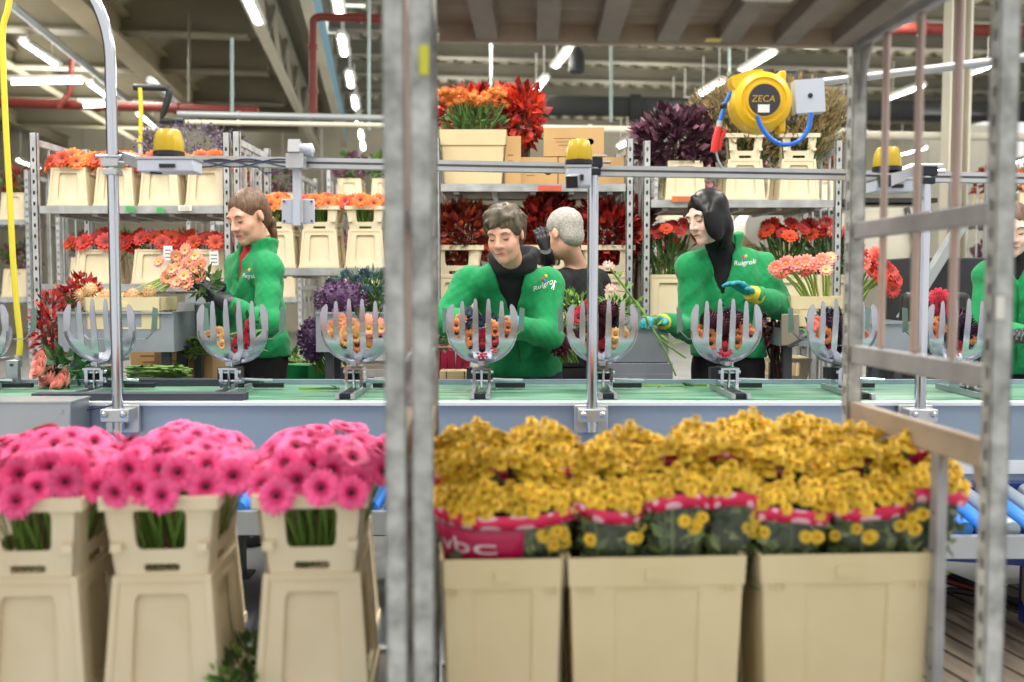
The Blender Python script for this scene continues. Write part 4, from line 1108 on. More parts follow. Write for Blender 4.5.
# ================================================================== PEOPLE
class Field:
    def __init__(s, lo, hi, h):
        s.h = h; s.lo = np.array(lo, float); n = np.ceil((np.array(hi)-s.lo)/h).astype(int)+1
        s.n = n; s.D = np.full(n, .06, np.float32)
        s.ax = [s.lo[i]+h*np.arange(n[i]) for i in range(3)]
    def _sl(s, lo, hi, m):
        a = np.clip(np.floor((np.array(lo)-m-s.lo)/s.h).astype(int), 0, s.n)
        b = np.clip(np.ceil((np.array(hi)+m-s.lo)/s.h).astype(int)+1, 0, s.n)
        return tuple(slice(a[i], b[i]) for i in range(3))
    def grid(s, sl): return np.meshgrid(*[s.ax[i][sl[i]] for i in range(3)], indexing='ij')
    def op(s, prim, k=.02, sub=False, infl=0.):
        lo, hi = pbox(prim); sl = s._sl(lo, hi, .065+infl)
        if any(q.stop <= q.start for q in sl): return s
        G = s.grid(sl); d = pdist(prim, G)-infl
        A = s.D[sl]
        if sub:
            d = -d; hh = np.clip(.5-.5*(A-d)/k, 0, 1) if k else None
            # smooth max
            s.D[sl] = (A*(1-hh)+d*hh+k*hh*(1-hh)) if k else np.maximum(A, d)
        else:
            hh = np.clip(.5+.5*(A-d)/k, 0, 1)
            s.D[sl] = A*(1-hh)+d*hh-k*hh*(1-hh)
        return s
    def noise(s, amp, fr, seed=0):
        G = np.meshgrid(*s.ax, indexing='ij', sparse=True)
        rs = np.random.RandomState(seed); acc = 0
        for i in range(5):
            w = rs.normal(size=3); w /= np.linalg.norm(w); w = w*fr*(1+.5*i); ph = rs.uniform(0, 6.28)
            acc = acc+np.sin(G[0]*w[0]+G[1]*w[1]+G[2]*w[2]+ph+1.5*np.sin(G[2]*fr*.4+i))/(1+.4*i)
        s.D += (amp*.45*acc).astype(np.float32); return s
    def mesh(s):
        D = s.D; nx, ny, nz = D.shape
        S = D < 0
        c = [S[i:nx-1+i, j:ny-1+j, k:nz-1+k] for i in (0, 1) for j in (0, 1) for k in (0, 1)]
        al = c[0].copy(); an = c[0].copy()
        for q in c[1:]: al &= q; an |= q
        M = an & ~al
        I = np.argwhere(M); idx = np.full(M.shape, -1, np.int64); idx[M] = np.arange(len(I))
        acc = np.zeros((len(I), 3)); cnt = np.zeros(len(I))
        offs = [np.array((i, j, k)) for i in (0, 1) for j in (0, 1) for k in (0, 1)]
        for a in range(8):
            for b in range(a+1, 8):
                df = offs[b]-offs[a]
                if np.abs(df).sum() != 1: continue
                da = D[tuple((I+offs[a]).T)]; db = D[tuple((I+offs[b]).T)]
                x = (da < 0) != (db < 0); t = np.where(x, da/np.where(x, da-db, 1), 0)
                acc += np.where(x[:, None], offs[a]+df*t[:, None], 0); cnt += x
        V = s.lo+s.h*(I+acc/cnt[:, None])
        F = []
        for ax in range(3):
            o = [0, 0, 0]; o[ax] = 1
            A = S[tuple(slice(0, D.shape[i]-o[i]) for i in range(3))]; B = S[tuple(slice(o[i], None) for i in range(3))]
            E = np.argwhere(A != B); b1, b2 = (ax+1) % 3, (ax+2) % 3
            E = E[(E[:, b1] > 0) & (E[:, b2] > 0) & (E[:, b1] < D.shape[b1]-1) & (E[:, b2] < D.shape[b2]-1)]
            e1 = np.zeros(3, int); e1[b1] = 1; e2 = np.zeros(3, int); e2[b2] = 1
            q = np.stack([idx[tuple((E-e1-e2).T)], idx[tuple((E-e2).T)], idx[tuple(E.T)], idx[tuple((E-e1).T)]], 1)
            fl = ~A[tuple(E.T)]
            q[fl] = q[fl][:, ::-1]
            F.append(q)
        F = np.concatenate(F); F = F[(F >= 0).all(1)]
        return V, F

def pbox(p):
    if p[0] == 'c':
        a, b, ra, rb = p[1:5]; r = max(ra, rb)
        return np.minimum(a, b)-r, np.maximum(a, b)+r
    if p[0] == 'e':
        r = max(p[2]); return np.array(p[1])-r, np.array(p[1])+r
def pdist(p, G):
    if p[0] == 'c':
        a, b, ra, rb = p[1:5]; a = np.array(a); ba = np.array(b)-a
        q = [G[i]-a[i] for i in range(3)]
        h = np.clip((q[0]*ba[0]+q[1]*ba[1]+q[2]*ba[2])/max(1e-9, float(ba@ba)), 0, 1)
        return np.sqrt(sum((q[i]-ba[i]*h)**2 for i in range(3)))-(ra+(rb-ra)*h)
    if p[0] == 'e':
        c, r, Rm = p[1], p[2], p[3]
        q = [G[i]-c[i] for i in range(3)]
        L = [sum(Rm[j][i]*q[j] for j in range(3)) for i in range(3)]      # to local
        k0 = np.sqrt(sum((L[i]/r[i])**2 for i in range(3))); k1 = np.sqrt(sum((L[i]/r[i]**2)**2 for i in range(3)))+1e-9
        return k0*(k0-1)/k1
class Fr:
    """a local frame: right, forward, up"""
    def __init__(s, o, Rm): s.o = Vector(o); s.R = Rm
    def w(s, x, y, z): return s.o+s.R @ Vector((x, y, z))
    def cap(s, a, b, ra, rb=None): return ('c', np.array(s.w(*a)), np.array(s.w(*b)), ra, ra if rb is None else rb)
    def ell(s, c, r, rot=None):
        M = s.R if rot is None else s.R @ rot
        return ('e', np.array(s.w(*c)), r, [[M[i][j] for j in range(3)] for i in range(3)])
    def sph(s, c, r): return s.cap(c, c, r)
def wc(a, b, ra, rb=None): return ('c', np.array(Vector(a)), np.array(Vector(b)), ra, ra if rb is None else rb)
def yaw_frame(o, yaw, pitch=0, roll=0):
    return Fr(o, Matrix.Rotation(R(yaw), 3, 'Z') @ Matrix.Rotation(R(pitch), 3, 'X') @ Matrix.Rotation(R(roll), 3, 'Y'))

def obj_from(V, F, name, m, parent, root, subdiv=0):
    me = bpy.data.meshes.new(name)
    o0 = np.array(root.location)
    me.from_pydata((V-o0).tolist(), [], F.tolist())
    for q in (m if isinstance(m, list) else [m]): me.materials.append(q)
    me.polygons.foreach_set('use_smooth', [True]*len(me.polygons)); me.update()
    o = bpy.data.objects.new(name, me); COL.objects.link(o); o.parent = parent
    if parent is not root and parent is not None: pass
    return o

skin_m = mat('skin', (218, 164, 138), .5, 0, .05, 30, sss=.12, second=(228, 176, 152))
skinp_m = mat('skin_pale', (236, 196, 180), .5, 0, .04, 30, sss=.12)
lips_m = mat('lips', (190, 104, 100), .45)
lash_m = mat('eyelash', (52, 36, 32), .6)
eyew_m = mat('eyelid_shade', (206, 148, 124), .5)
green_m = mat('green_fleece', (10, 140, 80), .9, 0, .1, 60, .25, 220, sheen=.12)
greend_m = mat('green_collar_lining', (18, 132, 74), .9, 0, .1, 60, .2, 220)
blackc = mat('black_cloth', (15, 16, 19), .85, 0, .1, 60, .15, 200)
navy = mat('navy_trousers', (34, 42, 70), .85, 0, .1, 60, .15, 200)
zip_m = mat('zip_green', (12, 100, 56), .5)
white_print = mat('white_print', (240, 244, 240), .6)

def head_prims(h, s=1.):
    e, c, sp = h.ell, h.cap, h.sph
    S = lambda *q: tuple(x*s for x in q)
    P_ = [(e(S(0, -.018, .04), S(.074, .094, .082)), .02), (e(S(0, .02, -.025), S(.06, .07, .088)), .03), (e(S(0, .034, -.078), S(.044, .046, .036)), .025),
          (c(S(-.04, .074, .024), S(.04, .074, .024), .013*s), .015), (c(S(-.042, .05, -.028), S(-.034, .062, -.04), .022*s), .02), (c(S(.042, .05, -.028), S(.034, .062, -.04), .022*s), .02),
          (sp(S(0, .072, -.098), .019*s), .02)]
    sub = [(sp(S(-.032, .096, .006), .015*s), .012), (sp(S(.032, .096, .006), .015*s), .012)]
    fine = [(sp(S(-.032, .0735, .004), .0135*s), .004), (sp(S(.032, .0735, .004), .0135*s), .004),
            (c(S(0, .086, .012), S(0, .107, -.03), .0075*s, .0115*s), .009), (sp(S(-.012, .094, -.034), .0085*s), .006), (sp(S(.012, .094, -.034), .0085*s), .006),
            (c(S(-.02, .0835, -.06), S(.02, .0835, -.06), .0065*s), .006), (c(S(-.017, .083, -.0695), S(.017, .083, -.0695), .0075*s), .006),
            (e(S(-.076, -.012, -.004), S(.009, .017, .028), Matrix.Rotation(.25, 3, 'Z')), .006), (e(S(.076, -.012, -.004), S(.009, .017, .028), Matrix.Rotation(-.25, 3, 'Z')), .006)]
    return P_, sub, fine
def eval_head(hp, pts):
    G = [np.array([p[i] for p in pts]) for i in range(3)]
    D = np.full(len(pts), .06)
    for L, sb in ((hp[0], 0), (hp[1], 1), (hp[2], 0)):
        for pr, k in L:
            d = pdist(pr, G)
            if sb: d = -d; hh = np.clip(.5-.5*(D-d)/k, 0, 1); D = D*(1-hh)+d*hh+k*hh*(1-hh)
            else: hh = np.clip(.5+.5*(D-d)/k, 0, 1); D = D*(1-hh)+d*hh-k*hh*(1-hh)
    return D
def face_pt(h, hp, x, z, off=0.):
    ys = np.linspace(.14, .02, 100); pts = [h.w(x, y, z) for y in ys]
    d = eval_head(hp, pts); i = int(np.argmax(d < 0))
    return h.w(x, ys[i]+off, z)

def hand_prims(wr, d, n, thumb_side, s=1., curl=.5, spread=.02):
    """wrist, finger direction, palm normal (the side the fingers curl to), side of the thumb"""
    d = Vector(d).normalized(); n = Vector(n); n = (n-d*n.dot(d)).normalized(); sd = Vector(thumb_side); sd = (sd-d*sd.dot(d)-n*sd.dot(n)).normalized()
    wr = Vector(wr); out = []
    L = .078*s
    for k in (-1, -.33, .33, 1): out.append((wc(wr+d*.012, wr+d*L+sd*k*.028*s, .019*s, .0135*s), .012))
    lens = (.062, .074, .078, .068); 
    for i, k in enumerate((-1, -.33, .33, 1)):
        p = wr+d*L+sd*k*.029*s; a = .25*curl; seg = lens[i]*s; dirs = []
        cd_ = d+sd*k*spread*3
        for j, f in enumerate((.42, .32, .26)):
            a2 = curl*(.45+.6*j)
            dd = (cd_*math.cos(a2)+n*math.sin(a2)).normalized(); q = p+dd*seg*f
            out.append((wc(p, q, (.0098-.001*j)*s, (.009-.001*j)*s), .004)); p = q
    p = wr+d*.022*s+sd*.026*s
    q = p+(sd*.75+d*.6+n*.35).normalized()*.04*s; out.append((wc(p, q, .0135*s, .0105*s), .008))
    q2 = q+(d*.9+sd*.25+n*.4).normalized()*.03*s; out.append((wc(q, q2, .0105*s, .009*s), .004))
    return out

def person(label, head, hyaw, hpitch, hroll, neck, shR, shL, elR, elL, wrR, wrL, handR, handL, pelvis, tyaw, hair, top='fleece', skin=skin_m, scale=1., opening=None, hem=None, gloves=None, trousers=blackc, inner=None, hair_m=None, logo=None, stance=0., bulk=1., eyes=True, collar=True):
    head, neck, shR, shL, elR, elL, wrR, wrL, pelvis = [Vector(q) for q in (head, neck, shR, shL, elR, elL, wrR, wrL, pelvis)]
    root = thing('person', label, 'person', (pelvis.x, pelvis.y+.04, 0))
    h = yaw_frame(head, hyaw, hpitch, hroll); hp = head_prims(h, scale)
    T = yaw_frame((0, 0, 0), tyaw)
    right, fwd = T.R @ Vector((1, 0, 0)), T.R @ Vector((0, 1, 0))
    mid = (shR+shL)/2; chest = mid.lerp(pelvis, .26); waist = mid.lerp(pelvis, .62)
    spine = (mid-pelvis).normalized(); tf = (fwd-spine*fwd.dot(spine)).normalized(); tr = tf.cross(spine).normalized()
    RT = Matrix((tr, tf, spine)).transposed(); TT = Fr(chest, RT); PT = Fr(pelvis, RT); WT = Fr(waist, RT)
    b = bulk
    def legs():
        out = []
        for s_ in (-1, 1):
            hip = pelvis+right*(s_*.085*b)+Vector((0, 0, -.03)); knee = Vector((hip.x+right.x*s_*.02, hip.y, .50))+fwd*(.03+.0*s_)
            ank = Vector((hip.x+right.x*s_*.03, hip.y, .09))-fwd*.02
            out.append((hip, knee, ank))
        return out
    LG = legs()
    # ---- body
    allp = [head+Vector((0, 0, .16)), head-Vector((.13, .13, 0)), head+Vector((.13, .13, 0)), shR, shL, elR, elL, wrR, wrL, pelvis]
    ext = [Vector(q) for q in (wrR, wrL)]
    hands = []
    for wr, hd in ((wrR, handR), (wrL, handL)):
        hands.append(hand_prims(wr, hd['d'], hd['n'], hd['t'], hd.get('s', 1.), hd.get('curl', .6), hd.get('spread', .02)))
        allp.append(wr+Vector(hd['d']).normalized()*.2)
    lo = [min(q[i] for q in allp)-.16 for i in range(3)]; hi = [max(q[i] for q in allp)+.16 for i in range(3)]
    lo[2] = 0.0; hi[2] = head.z+.19*scale
    hb = .0058
    f = Field((lo[0], lo[1], -.01), hi, hb)
    f.op(TT.ell((0, -.0, .0), (.135*b, .095*b, .17)), .03); f.op(WT.ell((0, .0, 0), (.12*b, .09*b, .15)), .05); f.op(PT.ell((0, -.01, .0), (.15*b, .11*b, .12)), .05)
    for sh in (shR, shL): f.op(wc(neck+(sh-neck)*.25-Vector((0, 0, .03)), sh, .05, .052), .04)
    for sh, el, wr in ((shR, elR, wrR), (shL, elL, wrL)):
        f.op(wc(sh, el, .047*b, .038*b), .02); f.op(wc(el, wr, .038*b, .025*b), .02)
    for hip, knee, ank in LG:
        f.op(wc(hip, knee, .078*b, .052*b), .03); f.op(wc(knee, ank, .052*b, .034), .02)
        f.op(wc(ank, ank+Vector((0, 0, -.055))+fwd*.15, .034, .026), .02)
    nb = h.w(0, -.022*scale, -.06*scale)
    f.op(wc(nb, neck, .048*scale, .054*scale), .03)
    for pr, k in hp[0]: f.op(pr, k)
    for pr, k in hp[1]: f.op(pr, k, sub=True)
    for pr, k in hp[2]: f.op(pr, k)
    for HP in hands:
        for pr, k in HP: f.op(pr, k, infl=-.0025)
    V, F = f.mesh(); body = obj_from(V, F, 'body', skin, root, root)
    # ---- face details lying on the face
    def strip(name, pts, r, m_):
        mb = MB(); mb.tube([p-root.location for p in pts], r, 6); return mb.build(name, m_, root)
    if eyes:
        for s_ in (-1, 1):
            strip('eyelashes', [face_pt(h, hp, s_*x*scale, z*scale, .0005) for x, z in ((.019, -.003), (.026, -.0055), (.034, -.006), (.041, -.0035), (.046, .001))], [.0012, .0021, .0024, .0022, .001], lash_m)
            strip('eyebrow', [face_pt(h, hp, s_*x*scale, z*scale, .0008) for x, z in ((.016, .021), (.028, .027), (.04, .027), (.05, .02))], [.0018, .0028, .0026, .001], hair_m['brow'])
        strip('lips', [face_pt(h, hp, x*scale, -.0635*scale, .0005) for x in (-.023, -.012, 0, .012, .023)], [.0015, .0042, .0048, .0042, .0015], lips_m)
    # ---- hair
    Hf = Field(np.array(head)-.22, np.array(head)+.2, .006)
    for kind, pr, k in hair(h, scale): Hf.op(pr, k, sub=(kind == '-'))
    Hf.noise(hair_m.get('amp', .004), hair_m.get('fr', 90), 3)
    V, F = Hf.mesh(); obj_from(V, F, 'hair', hair_m['m'], root, root)
    # ---- clothes
    def torso(f, g, hemz, sleeve=True):
        f.op(TT.ell((0, -.0, .01), (.158*b+g, .112*b+g, .2+g)), .04); f.op(WT.ell((0, .0, -.01), (.148*b+g, .11*b+g, .2)), .06); f.op(PT.ell((0, -.005, .02), (.168*b+g, .125*b+g, .17)), .06)
        for sh in (shR, shL): f.op(wc(neck+(sh-neck)*.2-Vector((0, 0, .035)), sh, .058+g, .06+g), .04)
    lo2 = [lo[0]-.02, lo[1]-.02, (hem or pelvis.z-.1)-.05]; hi2 = [hi[0]+.02, hi[1]+.02, neck.z+.16]
    J = Field(lo2, hi2, .0068)
    torso(J, .012 if top == 'fleece' else .0, hem)
    for sh, el, wr in ((shR, elR, wrR), (shL, elL, wrL)):
        if top == 'fleece':
            J.op(wc(sh, el, .068*b, .06*b), .03); J.op(wc(el, el.lerp(wr, .93), .06*b, .043*b), .02)
        else: J.op(wc(sh, sh.lerp(el, .62), .064*b, .062*b), .03)
    if collar:
        for i in range(44):
            a = 2*PI*i/44+PI/2
            # stand-up collar, open in front
            ang = math.atan2(math.sin(a-PI/2), math.cos(a-PI/2))
            if opening and abs(ang) < .5: continue
            a2 = a
            q = Fr(neck, T.R).w(.075*math.cos(a2), .075*math.sin(a2)-.012, .0); q2 = Fr(neck, T.R).w(.083*math.cos(a2), .085*math.sin(a2)-.012, .048)
            J.op(wc(q, q2, .014, .011), .012)
    J.op(wc(neck+Vector((0, 0, .0)), neck.lerp(nb, 1.4), .056, .07), .008, sub=True)
    if opening:
        # V opening down the front, widest at the neck
        w0, L0, sh0 = opening
        FT = Fr(neck, RT)
        for i in range(14):
            u = i/13; J.op(FT.cap((sh0*u, .05+.05*u, -.0-u*L0), (sh0*u, .3, .02-u*L0), max(.006, w0*(1-u))), .006, sub=True)
    G = J.ax
    if hem: J.D[:, :, :] = np.maximum(J.D, (hem-np.array(G[2]))[None, None, :])
    J.noise(.0075 if top == 'fleece' else .004, 26, int(abs(head.x)*100)); J.noise(.0025, 75, 11)
    if hem: J.D[:, :, :] = np.maximum(J.D, (hem-np.array(G[2]))[None, None, :])
    V, F = J.mesh(); jm = green_m if top == 'fleece' else blackc
    jk = obj_from(V, F, 'fleece_jacket' if top == 'fleece' else 't_shirt', jm, root, root)
    if inner:
        I_ = Field([lo2[0], lo2[1], chest.z-.3], [hi2[0], hi2[1], neck.z+.2], .0068)
        I_.op(TT.ell((0, -.0, .01), (.15*b, .106*b, .2)), .04); I_.op(WT.ell((0, .0, 0), (.14*b, .104*b, .19)), .06)
        for sh in (shR, shL): I_.op(wc(neck+(sh-neck)*.2-Vector((0, 0, .035)), neck.lerp(sh, .7), .058, .05), .04)
        if inner[1] == 'turtle': I_.op(wc(neck-Vector((0, 0, .04)), neck.lerp(nb, .75), .07, .06), .02)
        elif inner[1] == 'hood':
            for i in range(18):
                a = 2*PI*i/18
                fz = .02+.035*(1-math.sin(a))/2
                q = Fr(neck, T.R).w(.078*math.cos(a), .08*math.sin(a)-.01, fz-.03); q2 = Fr(neck, T.R).w(.094*math.cos(a), .09*math.sin(a)-.02, fz+.03-.03*max(0, math.sin(a)))
                I_.op(wc(q, q2, .024, .02), .025)
        else: I_.op(wc(neck-Vector((0, 0, .05)), neck.lerp(nb, .35), .064, .06), .02)
        V, F = I_.mesh(); obj_from(V, F, inner[2], inner[0], root, root)
    # trousers
    L_ = Field([lo[0], lo[1], .06], [hi[0], hi[1], pelvis.z+.2], .011)
    L_.op(PT.ell((0, -.01, .02), (.16*b, .12*b, .13)), .05)
    for hip, knee, ank in LG:
        L_.op(wc(hip, knee, .092*b, .068*b), .03); L_.op(wc(knee, ank+Vector((0, 0, .01)), .068*b, .056), .02)
    L_.noise(.003, 40, 8)
    V, F = L_.mesh(); obj_from(V, F, 'trousers', trousers, root, root)
    for hip, knee, ank in LG:
        S_F = Field([ank.x-.16, ank.y-.22, -.01], [ank.x+.16, ank.y+.16, .18], .008)
        S_F.op(wc(ank+Vector((0, 0, .0)), ank+Vector((0, 0, -.045)), .045, .045), .02); S_F.op(wc(ank+Vector((0, 0, -.05))-fwd*.03, ank+Vector((0, 0, -.055))+fwd*.16, .04, .034), .03)
        S_F.D[:, :, :] = np.maximum(S_F.D, (.004-np.array(S_F.ax[2]))[None, None, :])
        V, F = S_F.mesh(); obj_from(V, F, 'shoe', black, root, root)
    # gloves
    if gloves:
        for (wr, el, HP, gm) in ((wrR, elR, hands[0], gloves[0]), (wrL, elL, hands[1], gloves[1])):
            if gm is None: continue
            pts = np.array([q for pr, _ in HP for q in (pr[1], pr[2])])
            g = Field(pts.min(0)-.05, pts.max(0)+.05, .0042)
            for pr, k in HP: g.op(pr, k*.8, infl=.0012)
            V, F = g.mesh(); go = obj_from(V, F, 'glove', gm[0], root, root)
            d = (wr-el).normalized()
            mb = MB(); mb.tube([wr-d*.045-root.location, wr-d*.02-root.location, wr+d*.02-root.location, wr+d*.03-root.location], [.042, .041, .034, .03], 16)
            mb.build('cuff', gm[1], go)
    # zip and chest print, laid on the cloth
    def cloth_pt(u, v, off):
        FT = Fr(neck, RT); ys = np.linspace(.34, -.02, 150)
        pts = np.array([FT.w(u, y, v) for y in ys]); ii = ((pts-J.lo)/J.h)
        i0 = np.clip(ii.astype(int), 0, J.n-2); fr_ = ii-i0
        d = 0
        for a in (0, 1):
            for b_ in (0, 1):
                for c in (0, 1):
                    wgt = (fr_[:, 0] if a else 1-fr_[:, 0])*(fr_[:, 1] if b_ else 1-fr_[:, 1])*(fr_[:, 2] if c else 1-fr_[:, 2])
                    d = d+wgt*J.D[i0[:, 0]+a, i0[:, 1]+b_, i0[:, 2]+c]
        k = int(np.argmax(d < 0)); return FT.w(u, ys[k]+off, v)
    if opening and top == 'fleece':
        w0, L0, sh0 = opening
        zl = [cloth_pt(sh0, -L0-.02-i*.02, .002) for i in range(int((neck.z-L0-.06-(hem or .9))/.02))]
        if len(zl) > 1: strip('zip', zl, .004, zip_m)
    if logo:
        u0, v0, size, txt = logo
        tm = text_mesh(txt, size, .12)
        mw = max(v.co.x for v in tm.vertices); yc = cloth_pt(u0-mw/2, v0, .0035)
        for v in tm.vertices:
            q = cloth_pt(u0-v.co.x, v0+v.co.y, .0035); dq = (q-yc).dot(tf)
            if abs(dq) > .06: q = q-tf*(dq-math.copysign(.06, dq))
            v.co = q-root.location
        tm.materials.append(white_print); o = inst('chest_lettering', tm, jk)
        mb = MB()
        for q, (c, dx, dz) in enumerate((((226, 60, 70), .0, .0), ((60, 120, 210), .006, -.012), ((240, 200, 60), .012, .004))):
            p = cloth_pt(u0-mw*.42-dx, v0+size*1.05+dz, .003)-root.location
            mb.ellipsoid(p, (.007, .003, .009), 8, 6, mi=q)
        mb.build('tulip_mark', [mat('tulip_red', (226, 60, 70), .6), mat('tulip_blue', (60, 120, 210), .6), mat('tulip_yellow', (240, 200, 60), .6)], jk)
    return root

def locks(h, s, n, flow, ln, r, keep, out=.006, seed=1, c=(0, -.02, .044), rad=(.082, .1, .09)):
    rs = random.Random(seed); L_ = []
    for i in range(n):
        z = 1-1.35*(i+.5)/n; q = math.sqrt(max(0, 1-z*z)); a = i*2.39996
        d = Vector((q*math.cos(a), q*math.sin(a), z)); p = Vector((c[0]+d.x*rad[0], c[1]+d.y*rad[1], c[2]+d.z*rad[2]))
        if not keep(p): continue
        t = flow(p, d); t = (t-d*t.dot(d)); t = (t.normalized() if t.length > 1e-4 else Vector((0, 1, 0)))+Vector((rs.uniform(-.3, .3), rs.uniform(-.3, .3), rs.uniform(-.2, .2)))
        e = p+t*ln*rs.uniform(.7, 1.2)+d*out*rs.uniform(.2, 1.4)
        L_.append(('+', h.cap(tuple(x*s for x in p), tuple(x*s for x in e), r*s, r*.35*s), .006))
    return L_
# hair styles --------------------------------------------------------------
def hair_tied(h, s):
    e, c = h.ell, h.cap; S = lambda *q: tuple(x*s for x in q)
    return [('+', e(S(0, -.024, .042), S(.083, .101, .09)), .02), ('+', e(S(0, -.06, -.01), S(.072, .06, .07)), .02),
            ('-', e(S(0, .115, -.035), S(.075, .075, .118)), .01), ('-', e(S(0, .05, -.085), S(.12, .085, .075)), .01), ('-', e(S(-.085, -.004, -.012), S(.03, .03, .036)), .006), ('-', e(S(.085, -.004, -.012), S(.03, .03, .036)), .006),
            ('+', c(S(.0, -.1, -.035), S(.0, -.118, -.06), .026*s, .028*s), .012), ('+', c(S(0, -.118, -.06), S(.0, -.112, -.15), .026*s, .014*s), .012)]
def hair_short(h, s):
    e, c = h.ell, h.cap; S = lambda *q: tuple(x*s for x in q)
    return [('+', e(S(0, -.02, .046), S(.085, .104, .092)), .02), ('+', e(S(0, -.05, -.01), S(.08, .068, .072)), .02),
            ('-', e(S(0, .118, -.03), S(.074, .07, .1)), .008), ('-', e(S(0, .05, -.08), S(.13, .075, .06)), .01), ('-', e(S(-.09, .006, -.016), S(.03, .026, .034)), .006), ('-', e(S(.09, .006, -.016), S(.03, .026, .034)), .006),
            ('+', c(S(-.045, .066, .09), S(.05, .074, .074), .015*s, .012*s), .015), ('+', c(S(-.02, .055, .108), S(.05, .045, .104), .02*s), .02),
            ('+', c(S(-.074, .03, .04), S(-.076, .028, .005), .012*s, .007*s), .012), ('+', c(S(.074, .03, .04), S(.076, .028, .005), .012*s, .007*s), .012)]+locks(h, s, 170, lambda p, d: Vector((p.x*1.2+.03, p.y+.03, p.z-.12)), .034, .0095, lambda p: p.z > (.07 if p.y > .03 else .01) or p.y < -.02, .009)
def hair_bob(h, s):
    e, c = h.ell, h.cap; S = lambda *q: tuple(x*s for x in q)
    return [('+', e(S(0, -.022, .04), S(.086, .102, .09)), .02), ('+', e(S(0, -.035, -.045), S(.088, .078, .082)), .03), ('+', c(S(.0, -.04, -.09), S(0, -.04, -.11), .07*s, .062*s), .03),
            ('+', e(S(-.068, .03, -.03), S(.026, .055, .085)), .015), ('+', e(S(.066, .02, -.03), S(.026, .04, .085)), .015),
            ('-', e(S(.008, .13, -.03), S(.062, .085, .122)), .008), ('-', e(S(0, .06, -.125), S(.066, .085, .055)), .01),
            ('+', c(S(.0, .05, .105), S(-.066, .052, .02), .013*s, .016*s), .012), ('+', c(S(-.066, .052, .02), S(-.074, .045, -.07), .016*s, .013*s), .012)]
def hair_crop(h, s):
    e, c = h.ell, h.cap; S = lambda *q: tuple(x*s for x in q)
    return [('+', e(S(0, -.02, .042), S(.079, .1, .088)), .02), ('+', e(S(0, -.058, -.02), S(.068, .052, .062)), .02),
            ('-', e(S(0, .11, -.03), S(.09, .075, .1)), .01), ('-', e(S(0, .05, -.1), S(.12, .09, .085)), .01), ('-', e(S(-.085, -.004, -.012), S(.03, .034, .036)), .006), ('-', e(S(.085, -.004, -.012), S(.03, .034, .036)), .006)]
brown_h = {'m': mat('brown_hair', (72, 50, 38), .45, 0, .3, 90, .4, second=(124, 92, 66), stretch=(1, 1, .2)), 'brow': mat('brown_brow', (110, 78, 60), .7), 'amp': .002, 'fr': 90}
grey_h = {'m': mat('grey_brown_hair', (36, 32, 28), .5, 0, .3, 34, .6, second=(112, 98, 76), stretch=(1, 1, .25)), 'brow': mat('grey_brow', (120, 98, 84), .7), 'amp': .0032, 'fr': 75}
black_h = {'m': mat('black_hair', (13, 13, 16), .38, 0, .2, 60, .1, stretch=(1, 1, .2), spec=.3), 'brow': mat('dark_brow', (70, 52, 48), .7), 'amp': .0012, 'fr': 60}
white_h = {'m': mat('cropped_grey_hair', (150, 144, 138), .7, 0, .3, 120, .5, second=(190, 184, 176)), 'brow': mat('grey_brow', (120, 98, 84), .7), 'amp': .0015, 'fr': 200}
g_black = mat('black_glove', (30, 31, 36), .4, 0, .1, 40)
g_navy = mat('navy_glove', (40, 66, 110), .6, 0, .3, 40, second=(40, 150, 190)); g_cyan = mat('cyan_glove_cuff', (40, 170, 210), .6)
g_teal = mat('teal_glove', (24, 122, 112), .6, 0, .2, 40, second=(48, 160, 180)); g_yel = mat('yellow_knit_cuff', (214, 196, 60), .8, 0, .1, 60)

def dv(a, b): return (Vector(b)-Vector(a)).normalized()
UP = Vector((0, 0, 1))
# woman in black gloves, left
wl, wr_ = P(221, 300, 4.46), P(219, 289, 4.62)
person('woman in a green fleece and black gloves holding a gerbera bouquet', P(248, 217, 4.68), 146, -20, 4, P(257, 251, 4.74), P(240, 267, 4.88), P(268, 270, 4.64), P(228, 318, 4.84), P(268, 324, 4.5), wr_, wl,
       {'d': dv(wr_, P(196, 284, 4.6)), 'n': (-.2, -.6, .8), 't': (0, 0, 1), 'curl': .95}, {'d': dv(wl, P(198, 294, 4.5)), 'n': (-.1, .5, .9), 't': (-.2, -.5, .9), 'curl': .95},
       P(259, 356, 4.8), 138, hair_tied, opening=(.034, .14, .0), hem=P(0, 357, 4.75).z, gloves=((g_black, g_black), (g_black, g_black)), trousers=blackc, inner=(mat('red_top', (170, 30, 44), .8), 'crew', 'red_top'), hair_m=brown_h, logo=(-.04, -.115, .03, 'Ruigrok'), bulk=.94)
# grey-haired woman, middle
wr_, wl = P(472, 322, 4.2), P(509, 324, 4.22)
person('grey-haired woman in a green fleece over a black hood, leaning over the belt', P(505, 235, 4.22), 160, -15, 3, P(513, 268, 4.42), P(468, 284, 4.46), P(548, 286, 4.5), P(446, 320, 4.36), P(549, 334, 4.38), wr_, wl,
       {'d': dv(wr_, P(490, 326, 4.12)), 'n': (.3, .3, -.9), 't': (.3, -.3, .7), 'curl': .7}, {'d': dv(wl, P(488, 326, 4.12)), 'n': (-.2, .4, -.9), 't': (-.3, -.3, .7), 'curl': .7},
       P(523, 370, 4.7), 168, hair_short, opening=(.062, .2, .012), hem=P(0, 377, 4.6).z, gloves=((g_navy, g_cyan), (g_navy, g_cyan)), trousers=navy, inner=(blackc, 'hood', 'black_hoodie'), collar=False, hair_m=grey_h, logo=(-.088, -.085, .03, 'Ruigrok'), bulk=1.05, scale=.94)
